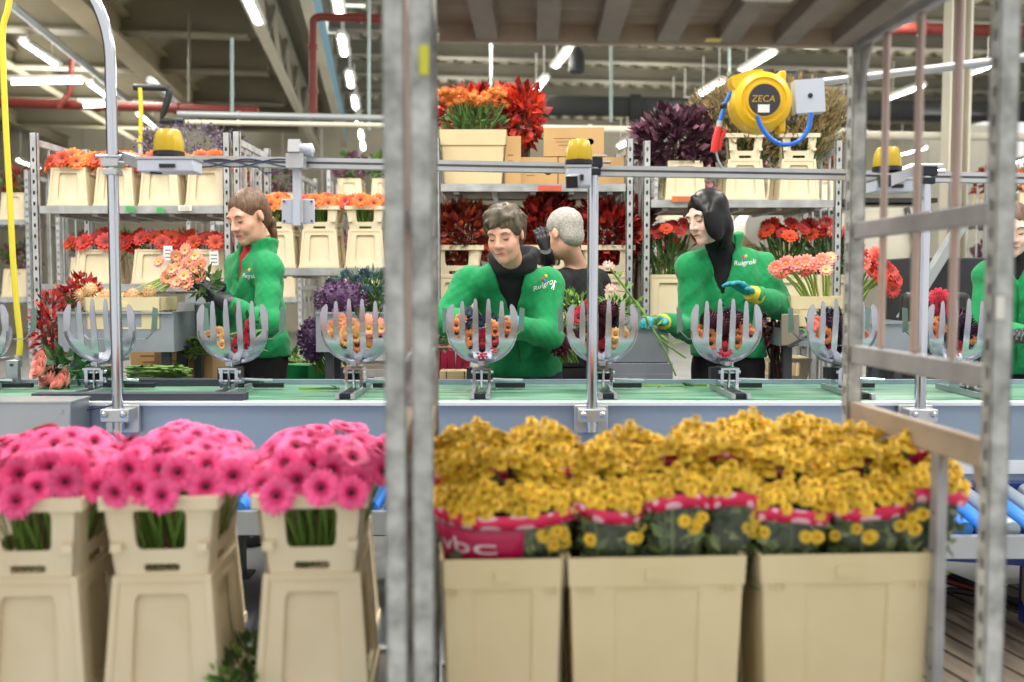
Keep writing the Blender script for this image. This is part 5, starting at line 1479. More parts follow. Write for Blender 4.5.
# black-haired woman, right
wr_, wl = P(664, 322, 4.52), P(752, 294, 4.5)
person('black-haired woman in a green fleece with teal gloves and a black roll-neck', P(707, 217, 4.66), 122, -16, 5, P(722, 246, 4.78), P(691, 269, 4.76), P(761, 267, 4.84), P(690, 330, 4.74), P(780, 306, 4.72), wr_, wl,
       {'d': dv(wr_, P(640, 316, 4.42)), 'n': (-.2, -.3, -.9), 't': (-.1, -.6, .7), 'curl': .8}, {'d': dv(wl, P(730, 279, 4.46)), 'n': (-.5, -.3, -.6), 't': (-.3, -.1, .9), 'curl': .55, 'spread': .05},
       P(728, 360, 4.86), 164, hair_bob, skin=skinp_m, opening=(.062, .27, -.01), hem=P(0, 358, 4.75).z, gloves=((g_teal, g_yel), (g_teal, g_yel)), trousers=blackc, inner=(blackc, 'turtle', 'roll_neck_top'), hair_m=black_h, logo=(-.058, -.085, .031, 'Ruigrok'), bulk=1.0)
# woman at the right edge
wr_, wl = P(1030, 334, 4.4), P(1062, 310, 4.42)
person('brown-haired woman in a green fleece at the right edge, partly out of the picture', P(1012, 230, 4.72), 158, -14, 3, P(1016, 262, 4.8), P(988, 276, 4.8), P(1062, 276, 4.8), P(984, 334, 4.72), P(1078, 316, 4.64), wr_, wl,
       {'d': (-.5, -.5, .1), 'n': (0, 0, -1), 't': (.3, -.5, .7), 'curl': .7}, {'d': (-.7, -.5, .2), 'n': (0, 0, -1), 't': (-.3, -.5, .7), 'curl': .7},
       P(1022, 370, 4.88), 160, hair_tied, skin=skinp_m, opening=(.03, .08, 0), hem=P(0, 374, 4.8).z, gloves=((g_black, g_black), (g_black, g_black)), trousers=blackc, inner=(blackc, 'crew', 'black_top'), hair_m=brown_h)
# man from behind
wr_, wl = P(546, 254, 5.0), P(548, 338, 4.82)
person('man with cropped grey hair in a black t-shirt, turned away, gloved hand at his face', P(563, 234, 5.02), 48, -12, 0, P(576, 266, 5.1), P(597, 282, 5.26), P(557, 284, 4.96), P(549, 296, 5.24), P(560, 318, 4.9), wr_, wl,
       {'d': (-.15, -.1, 1), 'n': (-.3, .9, 0), 't': (.8, .3, .3), 'curl': .8}, {'d': (-.4, .1, -.9), 'n': (-.9, .2, .2), 't': (.3, .8, .2), 'curl': .8},
       P(584, 372, 5.15), 58, hair_crop, top='tee', hem=P(0, 366, 5.1).z, gloves=((g_black, g_black), (g_black, g_black)), trousers=blackc, hair_m=white_h, bulk=1.08, collar=False)

# gerbera bouquet in the black gloves
t = thing('gerbera_bouquet', 'bouquet of salmon-pink gerberas held in the black gloves', 'bouquet', P(190, 272, 4.5)); p0 = t.location.copy()
mb = MB()
for j in range(12):
    a = P(196+rnd(-8, 6), 272+rnd(-10, 8), 4.52+rnd(-.04, .04))-p0; e = P(150+rnd(-14, 14), 288+rnd(-8, 8), 4.5+rnd(-.06, .06))-p0
    mb.tube([a, a.lerp(e, .5)+Vector((0, 0, .01)), e], .0045, 6, caps=False)
mb.build('stems', mat('gerbera_stem', (150, 176, 84), .5), t)
mb = MB(); leaves_cloud(mb, P(205, 285, 4.46)-p0, (.05, .04, .05), 40, .06, .03); mb.build('foliage', leafgreen, t)
for px, py in ((160, 262), (176, 256), (186, 250), (196, 256), (180, 266), (190, 262), (172, 270), (168, 278), (184, 276), (194, 270), (202, 264), (200, 276), (188, 284), (178, 282)):
    inst('bloom', SALM_ME if (px+py) % 3 else gerbera_s if False else SALM_ME, t, P(px, py, 4.44+rnd(-.02, .03))-p0, look_rot((rnd(-.5, .3), -1, rnd(-.1, .6))), rnd(1., 1.25))
# stem spray held by the black-haired woman
t = thing('flower_spray', 'single cut spray with pale pink buds held in the teal glove', 'flower stem', P(650, 322, 4.42)); p0 = t.location.copy()
mb = MB(); mb.tube([P(610, 268, 4.38)-p0, P(628, 292, 4.4)-p0, P(642, 312, 4.42)-p0, P(660, 340, 4.42)-p0, P(686, 358, 4.42)-p0], .005, 6)
mb.tube([P(642, 312, 4.42)-p0, P(664, 348, 4.4)-p0, P(676, 376, 4.4)-p0], .004, 6); mb.tube([P(628, 292, 4.4)-p0, P(612, 290, 4.38)-p0], .003, 6); mb.build('stem', stemgreen, t)
bud = ball_mesh('bud', mat('pale_pink_bud', (240, 204, 194), .6, 0, .1, 30), .018, 24, .02)
for q in ((608, 267), (611, 290)): inst('bud', bud, t, P(*q, 4.38)-p0)
mb = MB()
for _ in range(16): a = rnd(0, 1); mb.leaf(P(612+a*60, 272+a*72, 4.41)-p0, Vector((rnd(-1, 1), rnd(-.5, .5), rnd(0, 1))), Vector((0, -1, .3)), .05, .014)
mb.build('leaves', brightleaf, t)
# ================================================================== FOREGROUND TROLLEYS
post_m = galv2
slatm = mat('pinkish_painted_slat', (196, 172, 164), .55, 0, .1, 8, second=(182, 160, 150))
railm = mat('worn_grey_rail', (148, 148, 150), .5, .3, .15, 10, .05, second=(178, 178, 180))
woodrail = mat('worn_beige_rail', (158, 140, 122), .6, .1, .15, 8, .06, second=(180, 164, 146))
TR = R(3.35)
def big_trolley(label, x, y, W_, D_, ztop, deckz, top, right_side=True):
    t = thing('flower_trolley', label, 'trolley', (x, y, 0), TR)
    pw, pd = .036, .034
    for sx, sy in ((0, 0), (1, 0), (0, 1), (1, 1)):
        px_, py_ = sx*W_, sy*D_
        mb = MB(); z0 = .12
        # channel post: slotted inner face, plain front, back and outer faces
        inner = -1 if sx else 1
        holes = []; zz = z0+.04
        while zz < ztop-.04: holes.append(rrect(-.006, zz, .006, zz+.024, .005, 2)); zz += .05
        xi = px_+inner*pw/2
        mb.plate([(-pd/2, z0), (pd/2, z0), (pd/2, ztop), (-pd/2, ztop)], holes, .003, lambda u, v, q: Vector((xi-inner*q, py_+u, v)))
        mb.box((px_-inner*(pw/2-.0015), py_, (z0+ztop)/2), (.003, pd, ztop-z0))
        for s in (-1, 1): mb.box((px_, py_+s*(pd/2-.0015), (z0+ztop)/2), (pw, .003, ztop-z0))
        mb.box((px_, py_, ztop), (pw+.004, pd+.004, .006))
        mb.build('post', post_m, t, angle=30)
        mb = MB(); caster(mb, px_, py_); mb.build('castor', black, t)
    # base deck
    mb = MB(); mb.box((W_/2, D_/2, deckz-.012), (W_-.05, D_-.02, .016)); o = mb.build('base_deck', mat('deck_plywood_grey', (128, 126, 120), .7, 0, .15, 6), t)
    mb = MB(); [mb.box((W_/2, yy, deckz-.02), (W_-.045, .03, .05)) for yy in (.01, D_-.01)]; mb.build('deck_frame', deck_m, o)
    for side in (0, 1):
        xx = side*W_
        rails = [(1.361, .04, railm), (1.062, .044, railm), (.918, .055, woodrail), (deckz-.02, .04, railm)]
        if top: rails.append((top-.02, .05, railm))
        else: rails.append((ztop-.05, .05, railm))
        for z, h, m_ in rails:
            mb = MB(); mb.box((xx, D_/2, z), (.022, D_-pd-.002, h)); o = mb.build('side_rail', m_, t); bevel(o, .003)
        zt = (top or ztop)-.045
        for q in range(1, 4):
            mb = MB(); mb.box((xx, D_*q/4, (1.085+zt)/2), (.012, .022, zt-1.085)); o = mb.build('side_slat', slatm, t); bevel(o, .004)
        # lower middle post with holes and gussets
        mb = MB(); mb.plate([(D_*.31-.017, deckz), (D_*.31+.017, deckz), (D_*.31+.017, .9), (D_*.31-.017, .9)], [[(D_*.31+.006*math.cos(a), zc+.006*math.sin(a)) for a in [PI*2*i/10 for i in range(10)]] for zc in (.45, .53, .61, .69, .77)], .02, lambda u, v, w: Vector((xx-.01+w, u, v)))
        mb.build('lower_post', railm, t, angle=30)
        for yy in (.04, D_*.31, D_-.085):
            mb = MB(); mb.plate([(yy-.03, .892), (yy+.03, .892), (yy+.012, .84), (yy-.012, .84)], [], .006, lambda u, v, w: Vector((xx-.003+w, u, v))); mb.build('gusset', woodrail, t, angle=30)
        if top:
            mb = MB(); mb.plate([(D_-.02, top-.045), (D_-.02, top-.17), (D_-.09, top-.045)], [], .004, lambda u, v, w: Vector((xx-.002+w, u, v))); mb.build('corner_gusset', railm, t, angle=30)
    if top:
        mb = MB(); mb.box((W_/2, D_/2, top+.004), (W_-.04, D_-.01, .014)); o = mb.build('top_deck', ply_m, t)
        for yy in (.01, D_-.012):
            mb = MB(); mb.box((W_/2, yy, top-.018), (W_-.045, .024, .05)); mb.build('edge_rail', woodrail, o)
        for q in range(7):
            mb = MB(); xq = W_*(q+.6)/7.3; mb.bar((xq-.0, .03, top-.022), (xq+.05, D_-.03, top-.022), .05, .035); mb.build('rib', mat('brown_grey_rib', (132, 122, 112), .6, .1, .15, 8, .05), o)
        for (cx, cy) in ((.42, .21), (.68, .22)):
            mb = MB(); mb.box((cx, cy, top-.043), (.1, .07, .004)); c = mb.build('label_card', mat('white_paper', (232, 232, 226), .6), o)
            m2 = MB(); m2.box((cx, cy+.01, top-.0455), (.07, .008, .001)); m2.box((cx, cy-.012, top-.0455), (.05, .006, .001)); m2.build('card_print', mat('card_dark', (60, 62, 70), .6), c)
        mb = MB(); mb.box((.66, D_-.07, top-.043), (.035, .028, .002)); mb.build('sticker', mat('yellow_sticker', (222, 210, 110), .6), o)
    return t
RT_ = big_trolley('right-hand steel trolley filled with yellow chrysanthemums, its side open to view', -.156, 1.74, 1.033, .655, 2.15, .31, 1.842)
LT_ = big_trolley('left-hand steel trolley with the pink gerberas, only its right posts in the picture', -1.231, 1.675, 1.03, .63, 2.3, .36, None)
ang = Matrix.Rotation(TR, 3, 'Z')
def RL(x, y, z): return ang @ Vector((x, y, z))+Vector((-.151, 1.74, 0))
def LL(x, y, z): return ang @ Vector((x, y, z))+Vector((-1.225, 1.675, 0))
# small stickers on the near posts
for px, py, c, lab, m_ in ((424, 60, (206, 206, 60), 'small yellow-green sticker on the inner face of the right trolley front left post, high up', 'sticker_lime'), (1000, 308, (226, 224, 214), 'pale worn sticker on the right trolley near right post', 'sticker_pale')):
    p = P(px, py, 1.715 if px < 500 else 1.775)
    mb = MB(); mb.box((0, 0, 0), (.016, .003, .05 if px < 500 else .04)); o = mb.build('sticker', mat(m_, c, .6), None, loc=p, rot=(0, 0, TR)); bevel(o, .001); tag(o, lab, 'sticker')

# ================================================================== YELLOW CHRYSANTHEMUMS
mum_p = petal_mat('yellow_mum_petal', (218, 158, 30), (248, 210, 62), .001, .010)
mumc = mat('mum_eye', (160, 100, 20), .8)
mb = MB()
for ring, (r1, n, tl) in enumerate(((.0165, 13, .1), (.0145, 12, .45), (.011, 9, .9))):
    for i in range(n):
        a = 2*PI*(i+.5*(ring % 2))/n; ca, sa = math.cos(a), math.sin(a); hw = PI*r1/n*.85; z0 = .003*ring
        vs = []
        for f, w in ((.25, .5), (.75, 1), (1, .45)):
            r = r1*f; z = z0+tl*r*.9-(.3*r if f == 1 and ring < 2 else 0)
            vs += [(ca*r-sa*hw*w, sa*r+ca*hw*w, z), (ca*r+sa*hw*w, sa*r-ca*hw*w, z)]
        mb.add(vs, [(0, 2, 3, 1), (2, 4, 5, 3)])
mb.ellipsoid((0, 0, .006), (.0032, .0032, .003), 8, 4, mi=1)
MUM_ME = mb.mesh('bloom', [mum_p, mumc], angle=80)
def sleeve_material():
    m = bpy.data.materials.new('clear_sleeve'); m.use_nodes = True
    N = m.node_tree.nodes; L = m.node_tree.links
    out = N['Material Output']; N.remove(N['Principled BSDF'])
    tr = N.new('ShaderNodeBsdfTransparent'); gl = N.new('ShaderNodeBsdfGlossy'); gl.inputs['Roughness'].default_value = .22
    mx = N.new('ShaderNodeMixShader'); mx.inputs[0].default_value = .06
    L.new(tr.outputs[0], mx.inputs[1]); L.new(gl.outputs[0], mx.inputs[2]); L.new(mx.outputs[0], out.inputs[0])
    return m
sleeve_m = sleeve_material()
def band_material():
    m = bpy.data.materials.new('printed_band'); m.use_nodes = True
    N = m.node_tree.nodes; L = m.node_tree.links; b = N['Principled BSDF']
    uv = N.new('ShaderNodeUVMap'); vo = N.new('ShaderNodeTexVoronoi'); vo.inputs['Scale'].default_value = 1; vo.inputs['Randomness'].default_value = .35
    mp = N.new('ShaderNodeMapping'); mp.inputs['Scale'].default_value = (1, 1, 1); L.new(uv.outputs[0], mp.inputs[0]); L.new(mp.outputs[0], vo.inputs['Vector'])
    rp = N.new('ShaderNodeValToRGB'); rp.color_ramp.elements[0].position = .3; rp.color_ramp.elements[1].position = .36
    rp.color_ramp.elements[0].color = (*lin((250, 190, 206)), 1); rp.color_ramp.elements[1].color = (*lin((222, 28, 84)), 1)
    L.new(vo.outputs['Distance'], rp.inputs[0]); L.new(rp.outputs[0], b.inputs['Base Color']); b.inputs['Roughness'].default_value = .3
    return m
band_m = band_material()
bandpanel = mat('magenta_panel', (176, 18, 74), .35)
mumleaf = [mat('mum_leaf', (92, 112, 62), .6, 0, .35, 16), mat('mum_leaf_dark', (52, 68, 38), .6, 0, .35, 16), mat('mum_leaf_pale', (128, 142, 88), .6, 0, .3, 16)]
def bunch(label, c, w, d, zb, zt, nbl, group, tilt=(0, 0), wav=.008, panel=False, low=True, seed=0, back=.02):
    """sleeved bunch: c = (x, y) of its axis at the rim, zb bottom of the sleeve, zt height of the sleeve edge"""
    rs = random.Random(seed)
    t = thing('chrysanthemum_bunch', label, 'flower bunch', (c[0], c[1], zb), TR, group)
    n = 44; H_ = zt-zb
    def ring(u, k=1.):
        """point on the sleeve: u 0..1 round, v up"""
        def f(v):
            a = 2*PI*u; s = .62+.38*max(0, min(1, v))**.8
            ca, sa = math.cos(a), math.sin(a)
            q = 2/3.2
            x = math.copysign(abs(ca)**q, ca)*w/2*s*k; y = math.copysign(abs(sa)**q, sa)*d/2*s*k
            zz = v*H_+(wav*math.sin(3*a+seed)+back*max(-.2, sa))*v
            return Vector((x+tilt[0]*v, y+tilt[1]*v, zz))
        return f
    mb = MB(); vs = []; fs = []; vv = [0, .2, .4, .6, .8, .88]
    for v in vv:
        for j in range(n): vs.append(ring(j/n)(v))
    for i in range(len(vv)-1):
        for j in range(n): fs.append((i*n+j, i*n+(j+1) % n, (i+1)*n+(j+1) % n, (i+1)*n+j))
    mb.add(vs, fs); mb.build('sleeve', sleeve_m, t)
    # printed band
    vs = []; fs = []; v0 = 1-.03/H_
    for v in (v0, 1.0):
        for j in range(n+1): vs.append(ring(j/n, 1.004)(v))
    for j in range(n): fs.append((j, j+1, n+2+j, n+1+j))
    me = bpy.data.meshes.new('sleeve_band'); me.from_pydata([tuple(q) for q in vs], [], fs); me.materials.append(band_m)
    uvl = me.uv_layers.new(name='UVMap'); per = (w+d)*2/.03
    for lp in me.loops:
        k = lp.vertex_index; uvl.data[lp.index].uv = ((k % (n+1))/n*per*.8, 1.15*(k//(n+1))+.1)
    me.polygons.foreach_set('use_smooth', [True]*len(me.polygons))
    o = bpy.data.objects.new('sleeve_band', me); COL.objects.link(o); o.parent = t
    sol = o.modifiers.new('thick', 'SOLIDIFY'); sol.thickness = .0008
    # foliage and stems in the sleeve
    mb = MB(); rnd0 = random.getstate(); random.seed(seed)
    for _ in range(int(330*w/.14)):
        u = rs.random(); f = ring(u, rs.uniform(.8, .94)); v = rs.uniform(.02, .9); p = f(v)
        mb.leaf(p, Vector((math.sin(2*PI*u)*rs.uniform(-1, 1)-.25*math.cos(2*PI*u), -math.cos(2*PI*u)*rs.uniform(-1, 1)-.25*math.sin(2*PI*u), rs.uniform(-.4, 1))), Vector((math.cos(2*PI*u)+rs.uniform(-.5, .5), math.sin(2*PI*u)+rs.uniform(-.5, .5), rs.uniform(-.3, .3))), rs.uniform(.025, .05), rs.uniform(.012, .024), rs.choice((0, 0, 1, 1, 2)))
    for _ in range(int(22*w/.14)):
        u = rs.random(); f = ring(u, rs.uniform(.3, .9)); mb.tube([f(.02), f(.4), f(.95)], .003, 5, rs.choice((0, 2)), caps=False)
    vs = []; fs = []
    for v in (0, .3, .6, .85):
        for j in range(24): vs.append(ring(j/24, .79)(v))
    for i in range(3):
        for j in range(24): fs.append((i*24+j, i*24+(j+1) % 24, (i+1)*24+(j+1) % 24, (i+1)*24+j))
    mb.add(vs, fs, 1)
    mb.build('foliage', mumleaf, t, angle=20); random.setstate(rnd0)
    # blooms
    k = 0
    for j in range(nbl):
        a = j*2.39996; r = math.sqrt((j+.5)/nbl); u = a/(2*PI) % 1
        e = ring(u, r*.95)(1.0)
        dome = .034*(1-r*r)*(1 if w < .2 else .9)
        p = Vector((e.x, e.y, e.z+dome+rs.uniform(-.008, .01)))
        nd = Vector(((e.x-tilt[0])/(w/2)*.55+rs.uniform(-.25, .25), (e.y-tilt[1])/(d/2)*.55-.3+rs.uniform(-.25, .25), 1))
        inst('bloom', MUM_ME, t, p, look_rot(nd, rs.uniform(0, 6)), rs.uniform(.85, 1.08))
    if low:
        for j in range(int(4*w/.14)):
            u = .5+rs.uniform(.08, .42) if not panel else rs.uniform(.79, .95); f = ring(u, .92); p = f(rs.uniform(.62, .8))
            inst('bloom', MUM_ME, t, p, look_rot((p.x*3, -1, .3)), rs.uniform(.8, 1))
    if panel:
        # printed panel with lettering on the lower left of the sleeve front
        def on(uu, v): return ring(uu, 1.006)(v)
        mb = MB(); vs = []; fs = []; nu = 16; u0, u1 = .515, .765
        for v in (.48, .6, .72, .84):
            for i in range(nu+1): vs.append(on(u0+(u1-u0)*i/nu, v))
        for i in range(3):
            for j in range(nu): fs.append((i*(nu+1)+j, i*(nu+1)+j+1, (i+1)*(nu+1)+j+1, (i+1)*(nu+1)+j))
        mb.add(vs, fs); o = mb.build('sleeve_panel', bandpanel, t); sol = o.modifiers.new('thick', 'SOLIDIFY'); sol.thickness = .0008
        tm = text_mesh('vbc', 1., 0)
        mx = max(v.co.x for v in tm.vertices)
        for v in tm.vertices:
            uu = .575+(.742-.575)*v.co.x/mx; vq = .585+.235*v.co.y
            q = ring(uu, 1.016)(vq); v.co = q
        tm.materials.append(mat('silver_lettering', (222, 206, 210), .4)); inst('lettering', tm, o)
    return t
rimz = .694
cr1 = crate_bucket(.252, .25, .37, .9); cr2 = crate_bucket(.362, .25, .37, .9)
def crate(me, lx, ly, label): 
    p = RL(lx, ly, .315); t = thing('flower_crate', label, 'bucket', p, TR, 'cream crate buckets on the right trolley'); inst('bucket_body', me, t); return p
def lx_of(px, Yd, ly):
    """local x on the right trolley of the point shown at column px"""
    X_ = (px-512)/1000*Yd; return (X_+.151)/math.cos(TR)+ly*math.tan(TR)
crate(cr1, lx_of(503, 2.0, .21)+.0, .335, 'narrow cream crate bucket at the left of the right trolley front row')
crate(cr2, lx_of(658, 2.0, .21), .335, 'cream crate bucket in the middle of the right trolley front row')
crate(cr2, lx_of(851, 2.01, .21), .335, 'cream crate bucket at the right of the right trolley front row')
for q, lx in enumerate((.2, .53, .86)): crate(cr2 if q else cr1, lx, .60, ['hidden rear cream crate bucket on the left of the right trolley', 'rear cream crate bucket seen in the gap beside the middle front one', 'rear cream crate bucket behind the right front one'][q])
FR = 'front row yellow bunches'
def fb(px0, px1, lab, zt, nb_, row=0, **k):
    cx_ = (px0+px1)/2; k.setdefault('d', (.135, .125, .14, .12)[row]); k.setdefault('back', (.06, .035, .02, .02)[row])
    base = (2.035, 2.15, 2.30, 2.42)[row]
    y = base+.055*((cx_-512)/1000*base+.15)
    Yd = y-k['d']/2
    w = (px1-px0)/1000*Yd
    bunch(lab, ((cx_-512)/1000*Yd*1.02, y), w, k.pop('d'), .58, zt, nb_, None, seed=int(cx_), **k)
fb(428, 584, 'yellow chrysanthemum bunch at the left with a magenta lettered sleeve panel', .787, 120, panel=True)
fb(572, 652, 'yellow chrysanthemum bunch second in the front row, right of the lettered sleeve', .795, 66, tilt=(-.005, 0))
fb(640, 716, 'yellow chrysanthemum bunch third in the front row, left half of the middle bucket', .815, 62)
fb(698, 760, 'narrow yellow chrysanthemum bunch fourth in the front row, beside the gap', .817, 52, tilt=(.008, 0))
fb(746, 840, 'yellow chrysanthemum bunch fifth in the front row, left in the right bucket', .785, 76, tilt=(-.004, 0))
fb(822, 920, 'yellow chrysanthemum bunch sixth in the front row, middle of the right bucket', .795, 76)
fb(878, 958, 'yellow chrysanthemum bunch at the right end of the front row, leaning out', .82, 60, tilt=(.036, 0))
bk = [(428, 515, 1, .848, 'second row yellow bunch at the far left behind the lettered sleeve'), (500, 590, 1, .846, 'second row yellow bunch left of the middle chrome post foot'), (580, 672, 1, .842, 'second row yellow bunch right of the middle chrome post foot'),
      (660, 752, 1, .848, 'second row yellow bunch above the middle bucket'), (740, 828, 1, .846, 'second row yellow bunch behind the fifth front bunch'), (815, 908, 1, .846, 'second row yellow bunch behind the sixth front bunch'),
      (432, 508, 2, .842, 'rear row yellow bunch at the far left beside the tall posts'), (495, 582, 2, .845, 'rear row yellow bunch in front of the middle post bracket'), (596, 690, 2, .825, 'rear row yellow bunch right of the middle chrome post'),
      (680, 760, 2, .84, 'rear row yellow bunch behind the gap between the crates'), (712, 790, 3, .85, 'rear row tallest yellow bunch at the back right'), (775, 850, 2, .86, 'rear row yellow bunch beside the slotted rear post')]
for px0, px1, row, zt, lab in bk: fb(px0, px1, lab, zt, 64, row, low=False)

# ================================================================== PINK GERBERAS
bl = ['leftmost', 'second', 'third']
cnt = 0
def lx2(px, Yd, ly): X_ = (px-512)/1000*Yd; return (X_+1.225)/math.cos(TR)+ly*math.tan(TR)
stem_holder = mat('gerbera_stem_green', (96, 136, 52), .5, 0, .2, 20)
SK = []
for q, (px, lab) in enumerate(((15, 'at the left edge'), (150, 'second from the left'), (303, 'nearest the tall posts'))):
    for row in (0, 1):
        Yd = 1.94+.27*row
        ly = .28+.27*row+(0 if q < 2 else .0)
        p = LL(lx2(px+(0 if row == 0 else 10), Yd, ly), ly+.105, .378)
        nm = 'pink gerbera bucket '+lab
        procona(p, TR, ('cream collared bucket of pink gerberas, front row, ' if row == 0 else 'cream collared bucket of pink gerberas, rear row, ')+lab, True, 'cream buckets of pink gerberas', (.95, 1, 1))
        mb = MB(); random.seed(40+q*2+row); stems_fan(mb, (0, 0, .06), [(rnd(-.075, .075), rnd(-.085, .085), .44) for _ in range(26)], .0042, 0, 6)
        o = mb.build('stem_bundle', stem_holder, None, loc=p); o.rotation_euler = (0, 0, TR); o['kind'] = 'stuff'; tag(o, 'green gerbera stems inside the '+('front' if row == 0 else 'rear')+' bucket '+lab, 'flower stems')
        n = 40 if row == 0 else 30
        cntx = 0
        for j in range(n):
            a = j*2.39996+q; r = math.sqrt((j+.5)/n)
            fx, fy = math.cos(a)*r, math.sin(a)*r
            z = .43+.026+.046*(1-r*r)+rnd(-.012, .016)-.012*max(0, -fy)
            pt = p+ang @ Vector((fx*(.17 if row == 0 else .16), fy*.155-.005, z-.006))
            nd = Vector((fx*.75+rnd(-.3, .3), fy*.7-.22+rnd(-.3, .3), .8 if fy > -.4 else .45))
            if row == 0 and fy < -.45 and abs(fx) < .85: nd = Vector((fx*.5+rnd(-.15, .15), -1, rnd(-.1, .35)))
            e = look_rot(nd, rnd(0, 6))
            g = inst('gerbera', PINK_ME, None, pt, e, rnd(.95, 1.12))
            tag(g, 'hot pink gerbera in the '+('front' if row == 0 else 'rear')+' cream bucket '+lab, 'flower', 'pink gerberas, '+('front' if row == 0 else 'rear')+' bucket '+lab)
            inst('flower_center', PINKC_ME, g)
            dn = (p+ang @ Vector((fx*.05, fy*.04, .2))-pt).normalized(); q_ = (-dn).to_track_quat('Z', 'Y').to_matrix()
            inst('stem', STEM_ME, g, (0, 0, 0), (e.to_matrix().inverted() @ q_).to_euler(), .7)
# loose greens lying between the buckets
p = LL(lx2(246, 2.05, .3), .36, .37)
t = thing('leafy_sprigs', 'loose green leaves lying on the trolley deck between two gerbera buckets', 'leaves', p)
mb = MB(); leaves_cloud(mb, (0, 0, .03), (.05, .2, .07), 150, .05, .022, [0, 1]); mb.build('leaves', [leafgreen, brightleaf], t)
# ================================================================== WORK TABLES BEHIND THE BELT
def tray(label, px0, px1, py0, py1, Y, depth, legs=True):
    """grey sheet steel tray on legs"""
    a, c = P(px0, py0, Y), P(px1, py1, Y); w = c.x-a.x; h = a.z-c.z
    t = thing('work_tray', label, 'tray', ((a.x+c.x)/2, Y, c.z))
    mb = MB(); e = .004
    mb.box((0, 0, h/2), (w, e, h)); mb.box((0, depth, h*.6), (w, e, h*1.2))
    for s in (-1, 1): mb.box((s*w/2, depth/2, h/2), (e, depth, h))
    mb.box((0, depth/2, .002), (w, depth, e)); mb.box((0, -.008, h-.004), (w, .016, .008)); mb.build('tray', steelflat, t)
    if not legs: return t
    for sx in (-1, 1):
        for y in (.05, depth-.05):
            mb = MB(); mb.box((sx*(w/2-.05), y, -c.z/2), (.035, .035, c.z)); mb.build('leg', dgrey, t)
    mb = MB(); mb.bar((-w/2+.05, depth-.05, -c.z*.6), (w/2-.05, depth-.05, -c.z*.6), .03, .03); mb.build('cross_bar', dgrey, t)
    return t
tray('grey sheet steel tray behind the second holder at the left', 58, 174, 312, 352, 4.4, .3)
tray('grey steel tray edge at the left hand of the woman in black gloves', 168, 206, 303, 338, 4.72, .25)
tray('grey steel tray between the black-gloved woman and the tall posts', 316, 400, 312, 352, 4.5, .3)
tray('grey steel tray right of the middle chrome post', 612, 668, 327, 362, 4.6, .35, False)
tray('grey steel tray behind the right trolley slats', 868, 912, 322, 358, 4.6, .35)
t = thing('steel_cabinet', 'low grey steel cabinet under the tray right of the middle post', 'cabinet', (P(640, 380, 4.62).x, 4.75, 0))
mb = MB(); w = .3; mb.box((0, 0, .436), (w, .3, .872)); o = mb.build('body', steelflat, t); bevel(o, .004)
for z in (.84-.1, .5): mb = MB(); mb.box((0, -.153, z-.0), (w*.94, .006, .16 if z > .6 else .3)); mb.build('drawer', steelflat, t)
# cream crate of peach blooms on the left tray
cb = crate_bucket(.34, .22, .14, .95)
t = thing('flower_crate', 'low cream crate of peach blooms standing on the left steel tray', 'crate', P(132, 313, 4.5)); t.location.z = P(132, 311, 4.4).z-.08; inst('crate_body', cb, t)
t = thing('chrysanthemum_bunch', 'peach chrysanthemums behind the second holder on the left tray', 'flower bunch', P(108, 304, 4.52)); p0 = t.location.copy()
mb = MB(); leaves_cloud(mb, (0, 0, -.02), (.16, .06, .04), 60, .05, .02); stems_fan(mb, (0, .02, -.12), [(rnd(-.14, .14), rnd(-.04, .04), .0) for _ in range(16)], .004); mb.build('foliage', leafgreen, t)
peachm = ball_mesh('bloom', mat('peach_mum', (250, 214, 172), .6, 0, .15, 40, second=(253, 232, 200)), .024, 60, .02)
for px, py in ((82, 296), (90, 290), (87, 304), (100, 302), (106, 296), (112, 303), (104, 308), (133, 296), (140, 304), (94, 309), (120, 300), (150, 292)):
    inst('bloom', peachm, t, P(px, py, 4.46)-p0, (rnd(.6, 1.2), rnd(-.4, .4), 0), rnd(.9, 1.3))
leaf_bunch('red_leaf_bunch', 'crimson feathery leaves at the left behind the second holder', P(52, 330, 4.75), (.07, .1, .17), 420, crim+[mat('rose_leaf_tip', (196, 90, 90), .5)], .05, .018)
leaf_bunch('red_leaf_bunch', 'dark red foliage behind the peach chrysanthemums on the left tray', P(80, 296, 4.95), (.09, .1, .1), 160, crim, .05, .03)
# roses and loose stems lying on the belt
rose_m = mat('pink_rose', (252, 168, 158), .5, 0, .12, 30, second=(254, 190, 176))
mb = MB()
for ring, (rr, ht, n, op) in enumerate(((.006, .03, 3, .1), (.012, .03, 4, .25), (.019, .028, 5, .5), (.026, .024, 6, .85))):
    for i in range(n):
        a0 = 2*PI*i/n+ring*.7; wd = 2*PI/n*.72; vs = []
        for v in (0, .4, .8, 1.):
            for u in (-1, -.5, 0, .5, 1):
                a = a0+u*wd*(1-.15*v); r_ = rr*(.55+.45*min(1, v*1.6))+op*.012*v*v+.0015*abs(u); z = ht*v*(1-.12*u*u)-.008
                vs.append((r_*math.cos(a), r_*math.sin(a), z))
        mb.add(vs, [(r5*5+k, r5*5+k+1, r5*5+k+6, r5*5+k+5) for r5 in range(3) for k in range(4)])
rose = mb.mesh('bloom', rose_m, angle=80)
t = thing('rose_bunch', 'bunch of salmon-pink roses lying on the belt at the left', 'flower bunch', P(60, 380, 4.1)); p0 = t.location.copy()
for px, py in ((42, 362), (40, 371), (50, 378), (66, 380), (60, 384)): inst('bloom', rose, t, P(px, py, 4.05+rnd(-.03, .03))-p0, look_rot((-.6, -.8, .5+rnd(-.2, .2))), rnd(1.1, 1.35))
